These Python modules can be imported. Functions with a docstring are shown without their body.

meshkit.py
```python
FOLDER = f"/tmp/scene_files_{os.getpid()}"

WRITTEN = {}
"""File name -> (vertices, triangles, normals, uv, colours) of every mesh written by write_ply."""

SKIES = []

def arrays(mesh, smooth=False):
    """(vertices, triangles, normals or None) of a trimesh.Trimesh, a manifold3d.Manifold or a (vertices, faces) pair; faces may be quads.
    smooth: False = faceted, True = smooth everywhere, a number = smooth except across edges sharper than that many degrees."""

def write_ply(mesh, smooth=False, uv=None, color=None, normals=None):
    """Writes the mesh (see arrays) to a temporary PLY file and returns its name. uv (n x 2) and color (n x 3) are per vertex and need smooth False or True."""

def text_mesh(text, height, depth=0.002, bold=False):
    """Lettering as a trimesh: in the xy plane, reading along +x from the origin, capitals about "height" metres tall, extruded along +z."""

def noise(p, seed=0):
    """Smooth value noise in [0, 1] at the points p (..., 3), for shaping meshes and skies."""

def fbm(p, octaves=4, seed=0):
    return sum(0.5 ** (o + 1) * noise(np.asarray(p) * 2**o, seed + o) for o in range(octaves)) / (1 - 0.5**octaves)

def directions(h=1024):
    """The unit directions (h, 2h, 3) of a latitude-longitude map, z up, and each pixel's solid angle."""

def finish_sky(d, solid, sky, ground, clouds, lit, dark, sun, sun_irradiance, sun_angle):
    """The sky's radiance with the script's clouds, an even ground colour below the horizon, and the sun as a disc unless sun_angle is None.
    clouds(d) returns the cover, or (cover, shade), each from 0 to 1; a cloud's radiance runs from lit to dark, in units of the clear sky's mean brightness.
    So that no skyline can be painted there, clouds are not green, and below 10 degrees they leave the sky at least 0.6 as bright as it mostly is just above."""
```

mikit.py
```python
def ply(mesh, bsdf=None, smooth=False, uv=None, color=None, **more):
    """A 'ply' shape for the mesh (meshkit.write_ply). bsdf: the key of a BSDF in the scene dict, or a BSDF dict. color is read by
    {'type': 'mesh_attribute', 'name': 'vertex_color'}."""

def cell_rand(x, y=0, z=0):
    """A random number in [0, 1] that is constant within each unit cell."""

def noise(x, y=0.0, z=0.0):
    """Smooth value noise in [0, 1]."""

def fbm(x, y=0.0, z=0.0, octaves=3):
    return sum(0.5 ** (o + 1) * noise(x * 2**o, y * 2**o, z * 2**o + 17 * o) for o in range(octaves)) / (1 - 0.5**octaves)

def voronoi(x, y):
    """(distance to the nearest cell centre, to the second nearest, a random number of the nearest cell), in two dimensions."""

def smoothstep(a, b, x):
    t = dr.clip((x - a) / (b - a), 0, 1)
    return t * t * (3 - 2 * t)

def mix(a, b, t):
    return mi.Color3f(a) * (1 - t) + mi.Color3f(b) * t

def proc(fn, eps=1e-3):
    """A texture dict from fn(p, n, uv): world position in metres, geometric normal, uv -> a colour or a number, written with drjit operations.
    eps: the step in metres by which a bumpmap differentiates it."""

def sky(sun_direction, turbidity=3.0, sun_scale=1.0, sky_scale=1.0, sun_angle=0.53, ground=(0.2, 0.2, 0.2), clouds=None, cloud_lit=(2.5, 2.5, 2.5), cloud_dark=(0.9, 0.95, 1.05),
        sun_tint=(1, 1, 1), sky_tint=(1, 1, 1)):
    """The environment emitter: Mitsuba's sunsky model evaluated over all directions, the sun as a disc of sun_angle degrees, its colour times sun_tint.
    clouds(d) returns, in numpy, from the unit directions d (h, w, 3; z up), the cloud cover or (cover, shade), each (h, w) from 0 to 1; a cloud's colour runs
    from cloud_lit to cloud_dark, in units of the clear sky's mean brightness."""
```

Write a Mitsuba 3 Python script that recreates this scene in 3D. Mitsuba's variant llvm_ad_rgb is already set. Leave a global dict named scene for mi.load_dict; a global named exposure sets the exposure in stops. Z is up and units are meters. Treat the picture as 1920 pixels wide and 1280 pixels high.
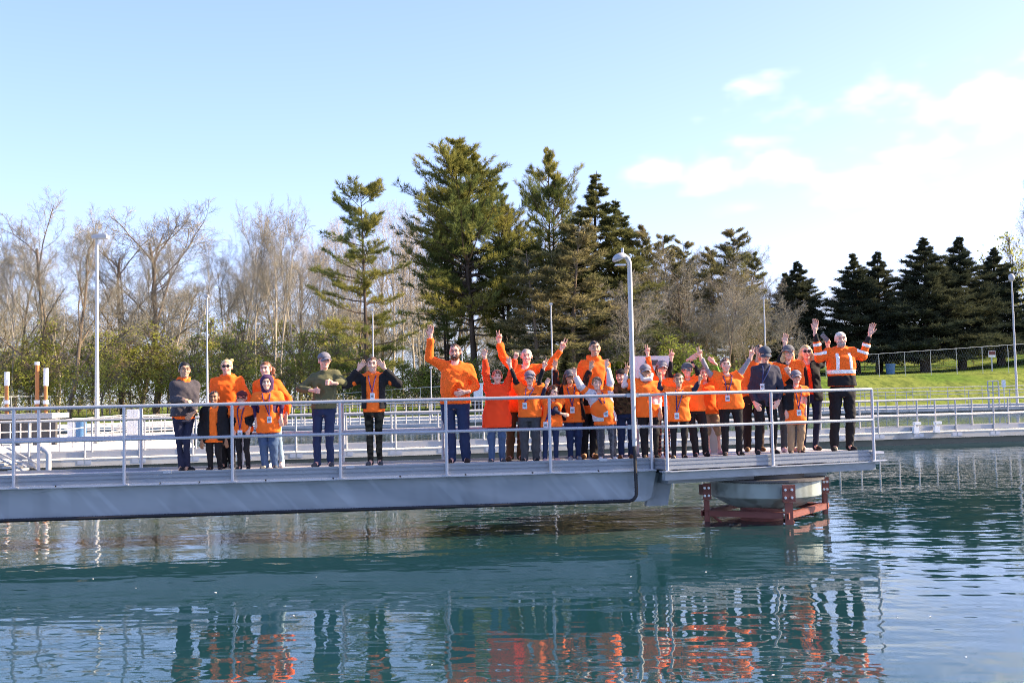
import math
import numpy as np
import trimesh
import manifold3d
import drjit as dr
import mitsuba as mi
import mikit
import meshkit
from shapely.geometry import Polygon

# ------------------------------------------------------------------ camera, sky, exposure
T4 = mi.ScalarTransform4f
FPX, HOR, ROLL, EYE = 2000.0, 745.0, 0.0218, 2.01      # photograph 1920 x 1280
PITCH = math.atan((HOR - 640.0) / FPX)
FWD = np.array([0, math.cos(PITCH), math.sin(PITCH)])
_u0, _r0 = np.array([0, -math.sin(PITCH), math.cos(PITCH)]), np.array([1.0, 0, 0])
RIGHT = math.cos(ROLL) * _r0 - math.sin(ROLL) * _u0
UP = math.cos(ROLL) * _u0 + math.sin(ROLL) * _r0
CAM = np.array([0, 0, EYE])


def at(x, y, Y):
    """The point of the plane at distance Y that the photograph shows at pixel x, y."""
    d = FWD * FPX + RIGHT * (x - 960.0) + UP * (640.0 - y)
    return CAM + d * (Y / d[1])


def yh(x):
    return HOR - ROLL * (x - 960.0)


def atz(x, Y, z):
    """The point at distance Y and height z seen in pixel column x."""
    p = at(x, yh(x), Y)
    for _ in range(3):
        d = p - CAM
        c = np.array([d @ RIGHT, d @ UP, d @ FWD])
        y = 640 - FPX * c[1] / c[2]
        p = at(x, y, Y)
        p[2] = z
    return p


scene, labels = {}, {}
scene["camera"] = {"type": "perspective", "fov": math.degrees(2 * math.atan(960.0 / FPX)), "fov_axis": "x", "near_clip": 0.1, "far_clip": 4000.0,
                   "to_world": T4().look_at(origin=CAM.tolist(), target=(CAM + FWD).tolist(), up=UP.tolist())}
exposure = 3.05
SUN = np.array([0.96, 0.105, 0.60])


def _pixdir(x, y):
    d = FWD * FPX + RIGHT * (x - 960.0) + UP * (640.0 - y)
    return d / np.linalg.norm(d)


def clouds(d):
    az, el = np.arctan2(d[..., 0], d[..., 1]), np.arcsin(np.clip(d[..., 2], -1, 1))
    q = np.stack([az * 9, el * 22, az * 0 + 3.7], -1)
    n = meshkit.fbm(q, 5, 11)
    n2 = meshkit.fbm(q * 3.1 + 5, 5, 4)
    cover = np.zeros_like(az)
    # single fair-weather clouds: azimuth, elevation, half width, half height (degrees), strength
    for a, e, w, h, s in ((23.0, 13.9, 7.5, 2.7, 1.1), (13.8, 11.7, 4.0, 1.4, 1.0), (7.7, 11.9, 1.7, 0.8, 0.9), (17.5, 10.3, 3.2, 1.2, 0.7), (12.5, 9.6, 2.2, 0.5, 0.35), (34, 14.5, 7, 2.4, 0.9), (-23.5, 22.2, 1.8, 0.6, 0.4),
                          (46, 17, 9, 3, 0.9), (-46, 24, 8, 2.5, 0.6), (62, 12, 9, 2.5, 0.8), (-75, 15, 9, 2.5, 0.7), (110, 20, 10, 3, 0.7), (150, 14, 10, 3, 0.7), (-130, 18, 10, 3, 0.7), (-165, 26, 9, 3, 0.7)):
        da = (np.degrees(az) - a + 180) % 360 - 180
        r = (da / w) ** 2 + ((np.degrees(el) - e) / h) ** 2
        cover = np.maximum(cover, s * np.clip((1.0 - np.sqrt(r) * 0.95 + (n - 0.5) * 3.0 + (n2 - 0.5) * 1.6) * 0.75, 0, 1))
    cover = cover * cover * (3 - 2 * cover)
    return cover * 0.9, np.clip((n2 - 0.45) * 1.5, 0, 0.5)


scene["sky_light"] = mikit.sky(SUN, turbidity=3.4, sky_scale=1.4, sun_scale=1.35, ground=(0.12, 0.16, 0.14), clouds=clouds, cloud_lit=(2.3, 2.25, 2.2), cloud_dark=(1.3, 1.35, 1.45), sky_tint=(0.93, 0.80, 0.96))

# ------------------------------------------------------------------ materials


def rgb(*c):
    return {"type": "rgb", "value": [float(x) for x in c]}


def two(b):
    return {"type": "twosided", "bsdf": b}


def pr(c, rough=0.6, metal=0.0, spec=0.5, **more):
    return two({"type": "principled", "base_color": rgb(*c) if isinstance(c, (tuple, list)) else c, "roughness": rough, "metallic": metal, "specular": spec, **more})


def bump(b, fn, scale, eps=1e-3):
    return {"type": "bumpmap", "tex": mikit.proc(fn, eps), "scale": scale, "bsdf": b}


fbm, noise, mix, smoothstep = mikit.fbm, mikit.noise, mikit.mix, mikit.smoothstep


def water_height(p, n, uv):
    calm = 0.35 + 0.9 * smoothstep(0.35, 0.65, fbm(p.x * 0.13 + 7, p.y * 0.07, 1.0, 2))
    a = noise(p.x * 1.1 + 0.35 * p.y, p.y * 2.2, 2.0) * 0.36
    b = noise(p.x * 2.3 - 0.4 * p.y, p.y * 5.0 + 11, 5.0) * 0.24
    c = noise(p.x * 6.1 + 3, p.y * 10.7 + 0.8 * p.x, 9.0) * 0.12
    return (a + b + c) * calm


scene["water_mat"] = {"type": "bumpmap", "tex": mikit.proc(water_height, 0.008), "scale": 0.0122,
                      "bsdf": {"type": "plastic", "int_ior": 1.333, "diffuse_reflectance": mikit.proc(lambda p, n, uv: mix((0.006, 0.031, 0.040), (0.010, 0.042, 0.049), fbm(p.x * 0.25, p.y * 0.3, 0, 3)))}}


def galv(p, n, uv):
    s = fbm(p.x * 0.9 + p.z * 2.2, p.z * 1.4 - p.x * 0.3, p.y * 1.5, 5)
    streak = smoothstep(0.55, 0.75, fbm(p.x * 5 + p.z * 4.5, p.z * 0.8 - p.x * 0.5, 3, 3))
    drip = smoothstep(0.55, 0.8, noise(p.x * 7.0 + p.y * 3.0, p.z * 0.9, 8)) * smoothstep(0.4, 0.7, fbm(p.x * 0.5, 2.0, 1.0, 2))
    return mix((0.175, 0.21, 0.24), (0.26, 0.295, 0.325), smoothstep(0.3, 0.7, s)) * (1 + 0.2 * streak) * (1 - 0.2 * drip)


scene["galvanised"] = pr(mikit.proc(galv), 0.55, 0.0, 0.5)
scene["aluminium"] = pr((0.40, 0.42, 0.47), 0.42, 0.35, 0.5)
scene["kick_metal"] = pr((0.235, 0.26, 0.30), 0.5, 0.25)
scene["deck_metal"] = pr((0.36, 0.34, 0.345), 0.6, 0.1)
scene["rail_far"] = pr((0.37, 0.375, 0.39), 0.5, 0.2)
scene["dark_rubber"] = pr((0.012, 0.012, 0.016), 0.6)
scene["dark_gap"] = pr((0.03, 0.03, 0.035), 0.8)


def concrete(p, n, uv):
    g = fbm(p.x * 0.8, p.y * 0.8, p.z * 2.0, 4)
    st = smoothstep(0.5, 0.8, noise(p.x * 3.2, p.y * 3.2, p.z * 0.35))
    return mix((0.36, 0.35, 0.325), (0.5, 0.485, 0.455), g) * (1 - 0.25 * st)


scene["concrete"] = pr(mikit.proc(concrete), 0.9, 0, 0.3)
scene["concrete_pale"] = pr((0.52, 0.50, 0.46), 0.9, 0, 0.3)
scene["wet_concrete"] = pr((0.10, 0.105, 0.085), 0.7, 0, 0.4)


def rust_red(p, n, uv):
    return mix((0.10, 0.027, 0.021), (0.2, 0.055, 0.04), fbm(p.x * 4, p.y * 4, p.z * 6, 4))


scene["red_steel"] = pr(mikit.proc(rust_red), 0.65)


def bowl_paint(p, n, uv):
    st = smoothstep(0.45, 0.75, noise(p.x * 9, p.y * 9, p.z * 1.2))
    return mix((0.27, 0.31, 0.285), (0.17, 0.19, 0.165), st)


scene["bowl_paint"] = pr(mikit.proc(bowl_paint), 0.45)
scene["bolt_metal"] = pr((0.6, 0.62, 0.64), 0.4, 0.5)


def grass_col(p, n, uv):
    g = fbm(p.x * 0.12, p.y * 0.12, 0, 4)
    f = fbm(p.x * 2.1, p.y * 0.8, 1, 3)
    c = mix((0.10, 0.165, 0.032), (0.165, 0.20, 0.05), smoothstep(0.3, 0.7, g))
    return mix(c, (0.06, 0.09, 0.028), smoothstep(0.45, 0.75, f) * 0.6)


scene["grass_mat"] = bump(two({"type": "diffuse", "reflectance": mikit.proc(grass_col)}), lambda p, n, uv: noise(p.x * 2.5, p.y * 2.5, 0), 0.06, 0.02)
scene["paving_mat"] = pr((0.22, 0.23, 0.25), 0.9)
scene["white_paint"] = pr((0.72, 0.72, 0.71), 0.5)
scene["orange_pipe"] = pr((0.40, 0.15, 0.04), 0.5)
scene["dark_steel"] = pr((0.07, 0.065, 0.065), 0.6)
scene["brown_wood"] = pr((0.22, 0.12, 0.08), 0.8)
scene["grey_box"] = pr((0.33, 0.34, 0.36), 0.7)
scene["fence_wire"] = pr((0.52, 0.54, 0.55), 0.5, 0.3)
scene["pole_grey"] = pr((0.46, 0.47, 0.48), 0.45, 0.15)
scene["lamp_grey"] = pr((0.42, 0.43, 0.45), 0.5, 0.2)
scene["blue_bin"] = pr((0.06, 0.16, 0.32), 0.5)

# ------------------------------------------------------------------ helpers
used = {}


def numbered(name):
    k = used.get(name, 0)
    used[name] = k + 1
    return name if k == 0 else f"{name}_{k:03d}"


def put(name, mesh, bsdf, parent=None, smooth=False, **say):
    """One entry of the scene; a part when it has a parent key."""
    key = numbered(f"{parent}__{name}" if parent else name)
    scene[key] = mikit.ply(mesh, bsdf, smooth) if not isinstance(mesh, dict) else {**mesh}
    if say:
        labels[key] = say
    return key


def thing(name, label, cat, group=None):
    key = numbered(name)
    labels[key] = {"label": label, "category": cat}
    if group:
        labels[key]["group"] = group
    return key


def cat(*ms):
    ms = [m for q in ms for m in (q if isinstance(q, (list, tuple)) else [q])]
    return trimesh.util.concatenate(ms)


def box(lo, hi):
    lo, hi = np.asarray(lo, float), np.asarray(hi, float)
    return trimesh.creation.box(hi - lo, T4_np(lo / 2 + hi / 2))


def T4_np(t):
    m = np.eye(4)
    m[:3, 3] = t
    return m


def frame(dirv):
    z = np.asarray(dirv, float)
    z = z / np.linalg.norm(z)
    x = np.cross([0, 0, 1.0], z) if abs(z[2]) < 0.95 else np.cross([0, 1.0, 0], z)
    x /= np.linalg.norm(x)
    return x, np.cross(z, x), z


def frusta(p0, p1, r0, r1, n=6, caps=False):
    """Many tapered tubes in one mesh."""
    p0, p1 = np.atleast_2d(np.asarray(p0, float)), np.atleast_2d(np.asarray(p1, float))
    m = len(p0)
    r0, r1 = np.broadcast_to(np.asarray(r0, float), (m,)), np.broadcast_to(np.asarray(r1, float), (m,))
    z = p1 - p0
    z = z / np.maximum(np.linalg.norm(z, axis=1, keepdims=True), 1e-9)
    ref = np.where(np.abs(z[:, 2:3]) < 0.95, np.array([[0, 0, 1.0]]), np.array([[0, 1.0, 0]]))
    x = np.cross(ref, z)
    x /= np.maximum(np.linalg.norm(x, axis=1, keepdims=True), 1e-9)
    y = np.cross(z, x)
    a = np.arange(n) * 2 * np.pi / n
    ring = x[:, None] * np.cos(a)[None, :, None] + y[:, None] * np.sin(a)[None, :, None]
    v = np.concatenate([p0[:, None] + ring * r0[:, None, None], p1[:, None] + ring * r1[:, None, None]], 1)
    i = np.arange(n)
    j = (i + 1) % n
    f = np.concatenate([np.stack([i, j, j + n], 1), np.stack([i, j + n, i + n], 1)])
    if caps:
        k = np.arange(1, n - 1)
        f = np.concatenate([f, np.stack([k * 0, k + 1, k], 1), np.stack([k * 0 + n, k + n, k + 1 + n], 1)])
    F = (f[None] + (np.arange(m) * 2 * n)[:, None, None]).reshape(-1, 3)
    return trimesh.Trimesh(v.reshape(-1, 3), F, process=False)


def tube(p0, p1, r, n=10, r1=None):
    return frusta([p0], [p1], r, r if r1 is None else r1, n, True)


def sweep(pts, r, n=8):
    """A tube along a polyline (parallel-transported rings)."""
    pts = np.asarray(pts, float)
    r = np.broadcast_to(np.asarray(r, float), (len(pts),))
    t = np.gradient(pts, axis=0)
    t /= np.maximum(np.linalg.norm(t, axis=1, keepdims=True), 1e-9)
    x = frame(t[0])[0]
    V = []
    for i in range(len(pts)):
        x = x - t[i] * (x @ t[i])
        x /= np.linalg.norm(x)
        y = np.cross(t[i], x)
        a = np.arange(n) * 2 * np.pi / n
        V.append(pts[i] + r[i] * (np.cos(a)[:, None] * x + np.sin(a)[:, None] * y))
    m = len(pts)
    i, j = np.meshgrid(np.arange(m - 1), np.arange(n), indexing="ij")
    a, b = (i * n + j).ravel(), (i * n + (j + 1) % n).ravel()
    F = np.concatenate([np.stack([a, b, b + n], 1), np.stack([a, b + n, a + n], 1)])
    k = np.arange(1, n - 1)
    F = np.concatenate([F, np.stack([k * 0, k + 1, k], 1), np.stack([k * 0, k, k + 1], 1) + (m - 1) * n])
    return trimesh.Trimesh(np.concatenate(V), F, process=False)


def prism_along(profile, A, B, back=None):
    """A profile of (depth, height) points, counter-clockwise seen along A to B, extruded from A to B; depth runs away from the camera."""
    A, B = np.asarray(A, float), np.asarray(B, float)
    u = B - A
    L = np.linalg.norm(u[:2])
    u = u / L
    w = np.array([-u[1], u[0], 0])
    m = trimesh.creation.extrude_polygon(Polygon(profile), L, engine="earcut")
    M = np.eye(4)
    M[:3, 0], M[:3, 1], M[:3, 2], M[:3, 3] = w, [0, 0, 1], u, [A[0], A[1], 0]
    m.apply_transform(M)
    if np.linalg.det(M[:3, :3]) < 0:
        m.invert()
    return m


def obox(A, B, dep0, dep1, z0, z1):
    return prism_along([(dep0, z0), (dep1, z0), (dep1, z1), (dep0, z1)], A, B)


def lerp(a, b, t):
    return np.asarray(a, float) * (1 - t) + np.asarray(b, float) * t


def flat(p, z):
    return np.array([p[0], p[1], z])


# ------------------------------------------------------------------ walkway bridge and its platform
DECK, TOE, FLANGE, BEAMB, TOPR, MIDR = 1.01, 1.055, 0.86, 0.405, 2.005, 1.53


def fd(x):
    return 15.75 * (1 + 4.6e-5 * (x - 600))


A0, B0 = at(-160, yh(-160), fd(-160)), at(1232, yh(1232), fd(1232))
UB = (B0 - A0) / np.linalg.norm((B0 - A0)[:2])
UB[2] = 0
WB = np.array([-UB[1], UB[0], 0])
WID = 1.12


def on_bridge(x, dep=0.0):
    """Point of the bridge's front line (pushed back by dep) in pixel column x, height of the eye."""
    a, b = A0 + WB * dep, B0 + WB * dep
    lo, hi = -0.2, 1.3
    for _ in range(40):
        t = (lo + hi) / 2
        q = lerp(a, b, t) - CAM
        if 960 + FPX * (q @ RIGHT) / (q @ FWD) < x:
            lo = t
        else:
            hi = t
    return lerp(a, b, t)


bridge = thing("walkway_bridge", "long grey steel footbridge over the tank that the group stands on", "bridge")
put("deck", obox(A0, B0 + UB * 0.3, 0.02, WID - 0.02, DECK - 0.06, DECK), "deck_metal", bridge)
beamend = lambda x, y: atz(x, fd(x) + 0.06, EYE - (y - yh(x)) * fd(x) / FPX)
# the plate girder with its cut-back end
zb = lambda: None
bp = []
for s, z in ((0.0, FLANGE - 0.002), (1.0, FLANGE - 0.002)):
    bp.append(lerp(A0, B0, s))
L_b = np.linalg.norm((B0 - A0)[:2])
girder_out = [(0, BEAMB), (L_b - 0.2, BEAMB), (L_b - 0.12, BEAMB + 0.05), (L_b - 0.03, FLANGE - 0.003), (0, FLANGE - 0.003)]


def side_plate(outline, dep0, dep1, org=None):
    """A plate whose outline (along, height) lies in the bridge's side, from depth dep0 to dep1."""
    m = trimesh.creation.extrude_polygon(Polygon(outline), dep1 - dep0, engine="earcut")
    M = np.eye(4)
    o = (A0 if org is None else org) + WB * dep1
    M[:3, 0], M[:3, 1], M[:3, 2], M[:3, 3] = UB, [0, 0, 1], -WB, [o[0], o[1], 0]
    m.apply_transform(M)
    return m


put("girder", side_plate(girder_out, 0.07, WID - 0.07), "galvanised", bridge)
put("girder_lip", obox(A0, lerp(A0, B0, (L_b - 0.25) / L_b), 0.04, 0.07, BEAMB + 0.001, BEAMB + 0.02), "galvanised", bridge)
put("bracket_plate", side_plate([(L_b - 0.14, BEAMB - 0.105), (L_b + 0.2, BEAMB - 0.105), (L_b + 0.3, FLANGE - 0.05), (L_b + 0.0, FLANGE - 0.05)], 0.35, 0.5), "galvanised", bridge)
put("bracket_plate", side_plate([(L_b - 0.1, BEAMB + 0.02), (L_b - 0.02, BEAMB + 0.02), (L_b + 0.06, FLANGE - 0.05), (L_b + 0.0, FLANGE - 0.05)], 0.30, 0.348), "galvanised", bridge)
# ribbed kick plate on both sides
ribs = [(0.02, FLANGE + 0.035), (-0.005, FLANGE + 0.035), (-0.005, FLANGE + 0.085), (0.013, FLANGE + 0.088), (0.013, FLANGE + 0.102), (-0.005, FLANGE + 0.105), (-0.005, FLANGE + 0.145), (0.013, FLANGE + 0.148),
        (0.013, FLANGE + 0.162), (-0.003, FLANGE + 0.165), (-0.003, TOE), (0.02, TOE)]
ribs = ribs[::-1]
E1 = on_bridge(1226)
put("kick_plate", prism_along(ribs[::-1], A0, E1), "kick_metal", bridge)
put("kick_plate", prism_along([(-x, z) for x, z in ribs], A0 + WB * WID, E1 + WB * WID), "kick_metal", bridge)
put("flange", obox(A0, E1, -0.035, 0.06, FLANGE, FLANGE + 0.012), "aluminium", bridge)
put("flange", obox(A0 + WB * WID, E1 + WB * WID, -0.06, 0.035, FLANGE, FLANGE + 0.012), "aluminium", bridge)
# cover strips along the flange, with open joints between them
xs = [-150, -20, 105, 232, 300, 373, 497, 623, 748, 870, 995, 1118, 1224]
for a, b in zip(xs[:-1], xs[1:]):
    pa, pb = on_bridge(a), on_bridge(b)
    ua = (pb - pa) / np.linalg.norm(pb - pa)
    put("cover_strip", obox(pa + ua * 0.012, pb - ua * 0.012, -0.024, -0.006, FLANGE + 0.013, FLANGE + 0.034), "aluminium", bridge)
for x in (313, 655, 1128):
    p = on_bridge(x)
    put("joint_clip", obox(p - UB * 0.06, p + UB * 0.06, -0.012, -0.0035, TOE - 0.03, TOE + 0.012), "aluminium", bridge)


def railing(name, label, pts, front=True, parent=None, r=0.024, group=None, mat="aluminium", bridge_rail=True, tz=TOPR, mz=MIDR, base=FLANGE + 0.012, plates=True, ends=None, catg="railing"):
    """A tube handrail: one part per post (> base plate), a top rail and a middle rail."""
    t = thing(name, label, catg, group)
    pts = [np.asarray(p, float) for p in pts]
    e = ends or (pts[0], pts[-1])
    u = (e[1] - e[0]) / np.linalg.norm((e[1] - e[0])[:2])
    for p in pts:
        k = put("post", frusta([flat(p, base)], [flat(p, tz - r * 0.5)], r, r, 12, True), mat, t, smooth=40)
        if plates:
            w = np.array([-u[1], u[0], 0])
            a, b = p - u * 0.055, p + u * 0.055
            put("base_plate", obox(a, b, -0.045, 0.045, base, base + 0.014), mat, k)
    put("top_rail", tube(flat(e[0], tz), flat(e[1], tz), r * 1.05, 14), mat, t, smooth=40)
    put("mid_rail", tube(flat(e[0], mz), flat(e[1], mz), r * 0.95, 14), mat, t, smooth=40)
    return t


front_x = [-176, 26, 232.5, 435, 637, 835.5, 1029.5, 1219]
OUT = -0.055
railing("handrail", "near handrail of the footbridge, in front of the group", [on_bridge(x, OUT) for x in front_x], ends=(on_bridge(-260, OUT), on_bridge(1219, OUT)))
far_x = [-117, 72.5, 264.5, 454, 642, 829, 1010, 1188]
railing("handrail", "far handrail of the footbridge, behind the group", [on_bridge(x, WID - OUT) for x in far_x], ends=(on_bridge(-260, WID - OUT), on_bridge(1215, WID - OUT)))

# platform at the bridge's end, turned a little against the bridge
PA, PB = at(1243, yh(1243), 15.86), at(1640, yh(1640), 17.12)
UP_ = (PB - PA) / np.linalg.norm((PB - PA)[:2])
UP_[2] = 0
WP = np.array([-UP_[1], UP_[0], 0])
PD = 2.5
PC, PE = PB + WP * PD, PA + WP * PD
plat = thing("platform", "grey service platform at the right end of the footbridge", "platform")
put("deck", obox(PA + UP_ * 0.02, PB, 0.02, PD, DECK - 0.05, DECK + 0.004), "deck_metal", plat)
put("kick_plate", prism_along(ribs[::-1], PA, PB - UP_ * 0.06), "kick_metal", plat)
put("kick_plate", prism_along(ribs[::-1], PA + WP * 0.35, PA + WP * 0.01), "kick_metal", plat)
put("flange", obox(PA - UP_ * 0.04, PB + UP_ * 0.06, -0.04, 0.12, FLANGE, FLANGE + 0.014), "aluminium", plat)
put("rim_beam", obox(PA + UP_ * 0.01, PB - UP_ * 0.02, 0.02, 0.12, FLANGE - 0.125, FLANGE - 0.002), "galvanised", plat)
put("rim_beam", obox(PE + UP_ * 0.01, PC - UP_ * 0.02, -0.12, -0.02, FLANGE - 0.125, FLANGE - 0.002), "galvanised", plat)
put("floor_beam", obox(PA + UP_ * 0.2, PB - UP_ * 0.75, 0.3, 2.2, FLANGE - 0.20, FLANGE + 0.08), "galvanised", plat)
put("edge_lug", obox(PB - UP_ * 0.12, PB + UP_ * 0.09, -0.05, 0.06, FLANGE + 0.13, FLANGE + 0.165), "aluminium", plat)
put("edge_lug", obox(PB - UP_ * 0.16, PB + UP_ * 0.13, -0.08, 0.0, FLANGE + 0.016, FLANGE + 0.03), "aluminium", plat)


def on_plat(x, dep=0.0):
    lo, hi = -0.2, 1.2
    for _ in range(40):
        t = (lo + hi) / 2
        q = lerp(PA, PB, t) + WP * dep - CAM
        if 960 + FPX * (q @ RIGHT) / (q @ FWD) < x:
            lo = t
        else:
            hi = t
    return lerp(PA, PB, t) + WP * dep


railing("handrail", "handrail along the near edge of the end platform", [on_plat(x, OUT + 0.01) for x in (1247.5, 1445, 1634)], tz=TOPR + 0.012)
c0, c1 = on_bridge(1219, OUT), on_plat(1247.5, OUT + 0.01)
k = thing("handrail", "short handrail closing the step between footbridge and platform", "railing")
put("top_rail", tube(flat(c0, TOPR - 0.004), flat(c1, TOPR + 0.004), 0.022, 12), "aluminium", k, smooth=40)
put("mid_rail", tube(flat(c0, MIDR - 0.003), flat(c1, MIDR), 0.02, 12), "aluminium", k, smooth=40)

# drive housing and its red frame in the water
CX = np.array([4.02, 17.25])
drive = thing("drive_housing", "pale green round steel housing under the platform on a red frame", "housing")
prof = [(0.0, 0.19), (0.5, 0.19), (0.6, 0.225), (0.845, 0.36), (0.87, 0.385), (0.875, 0.61), (0.85, 0.625), (0.0, 0.625)]
h = trimesh.creation.revolve(np.array(prof), sections=40)
h.apply_translation([CX[0], CX[1], 0])
put("bowl", h, "bowl_paint", drive, smooth=35)
put("top_plate", trimesh.creation.cylinder(0.93, 0.035, sections=40, transform=T4_np([CX[0], CX[1], 0.643])), "dark_steel", drive)
put("neck", trimesh.creation.cylinder(0.62, 0.17, sections=36, transform=T4_np([CX[0], CX[1], 0.745])), "dark_steel", drive, smooth=35)
put("centre_column", trimesh.creation.cylinder(0.33, 2.2, sections=36, transform=T4_np([CX[0] - 0.12, CX[1] - 0.2, -0.8])), "red_steel", drive, smooth=35)
fr = thing("support_frame", "rusty red steel frame standing in the water round the housing", "frame")
FN, FL, FR = np.array([4.13, 16.32]), np.array([3.0, 16.93]), np.array([5.06, 17.6])
FB = FL + FR - FN
ring = [FN, FR, FB, FL]
for i, (p, q) in enumerate(zip(ring, ring[1:] + ring[:1])):
    u = (q - p) / np.linalg.norm(q - p)
    a, b = p - u * 0.08, q + u * 0.08
    if i % 2:
        a, b = p + u * 0.055, q - u * 0.055
    A3, B3 = np.array([*a, 0]), np.array([*b, 0])
    put("ring_beam", cat(obox(A3, B3, -0.05, 0.05, 0.165, 0.177), obox(A3, B3, -0.05, -0.035, 0.085, 0.163)), "red_steel", fr)
    put("brace", tube([*(p + u * 0.1), 0.1], [*(p + u * 0.55), -0.25], 0.02, 6), "red_steel", fr)
for p, w in ((FN, 0.1), (FL, 0.065), (FR, 0.055), (FB, 0.06)):
    c = CX - p
    u = np.array([1.0, 0.12, 0])
    P3 = np.array([*p, 0.0])
    leg = put("leg", cat(obox(P3 - u * w * 0.62, P3 + u * w * 0.62, -0.06, -0.045, -1.2, 0.335), obox(P3 - u * 0.012, P3 + u * 0.012, -0.045, 0.07, -1.2, 0.345)), "red_steel", fr)
    put("clamp_plate", obox(P3 - u * w, P3 + u * w, -0.085, -0.062, 0.345, 0.6), "red_steel", leg)
    put("bracket", obox(P3 - u * 0.03, P3 + u * 0.03, -0.06, 0.25, 0.4, 0.56), "red_steel", leg)
    for sx in (-0.5, 0.5):
        for z in (0.41, 0.53):
            q = P3 + u * w * sx
            m = trimesh.creation.cylinder(0.02, 0.03, sections=8)
            m.apply_transform(trimesh.transformations.rotation_matrix(math.pi / 2, [1, 0, 0]))
            m.apply_translation([q[0], q[1] - 0.1, z])
            put("bolt", m, "bolt_metal", leg)

# lamp post clamped to the near handrail, and the black cable below it
lp = on_bridge(1187, -0.13)
lamp = thing("lamp_post", "white metal lamp post with curved top clamped to the near handrail", "lamp post")
lt = at(1177, 497, lp[1])
lx = lp[0]
base_z = EYE - (835 - yh(1187)) * lp[1] / FPX
top_z = lt[2]
arc = [[lx, lp[1], base_z], [lx, lp[1], (base_z + top_z) / 2], [lx, lp[1], top_z]]
for a in np.linspace(0.15, 1.45, 8):
    arc.append([lx - 0.13 * (1 - math.cos(a)), lp[1] - 0.02 * a, top_z + 0.15 * math.sin(a)])
put("pole", sweep(arc, 0.036, 14), "pole_grey", lamp, smooth=45)
hd = trimesh.creation.icosphere(3, 1.0)
hv = hd.vertices.copy()
hv[:, 2] = np.where(hv[:, 2] < -0.25, -0.25 + (hv[:, 2] + 0.25) * 0.25, hv[:, 2])
hv *= [0.115, 0.1, 0.075]
hd = trimesh.Trimesh(hv, hd.faces)
hd.apply_transform(trimesh.transformations.rotation_matrix(math.radians(-22), [0, 1, 0]))
hd.apply_translation([lx - 0.15, lp[1] - 0.03, top_z + 0.105])
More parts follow.
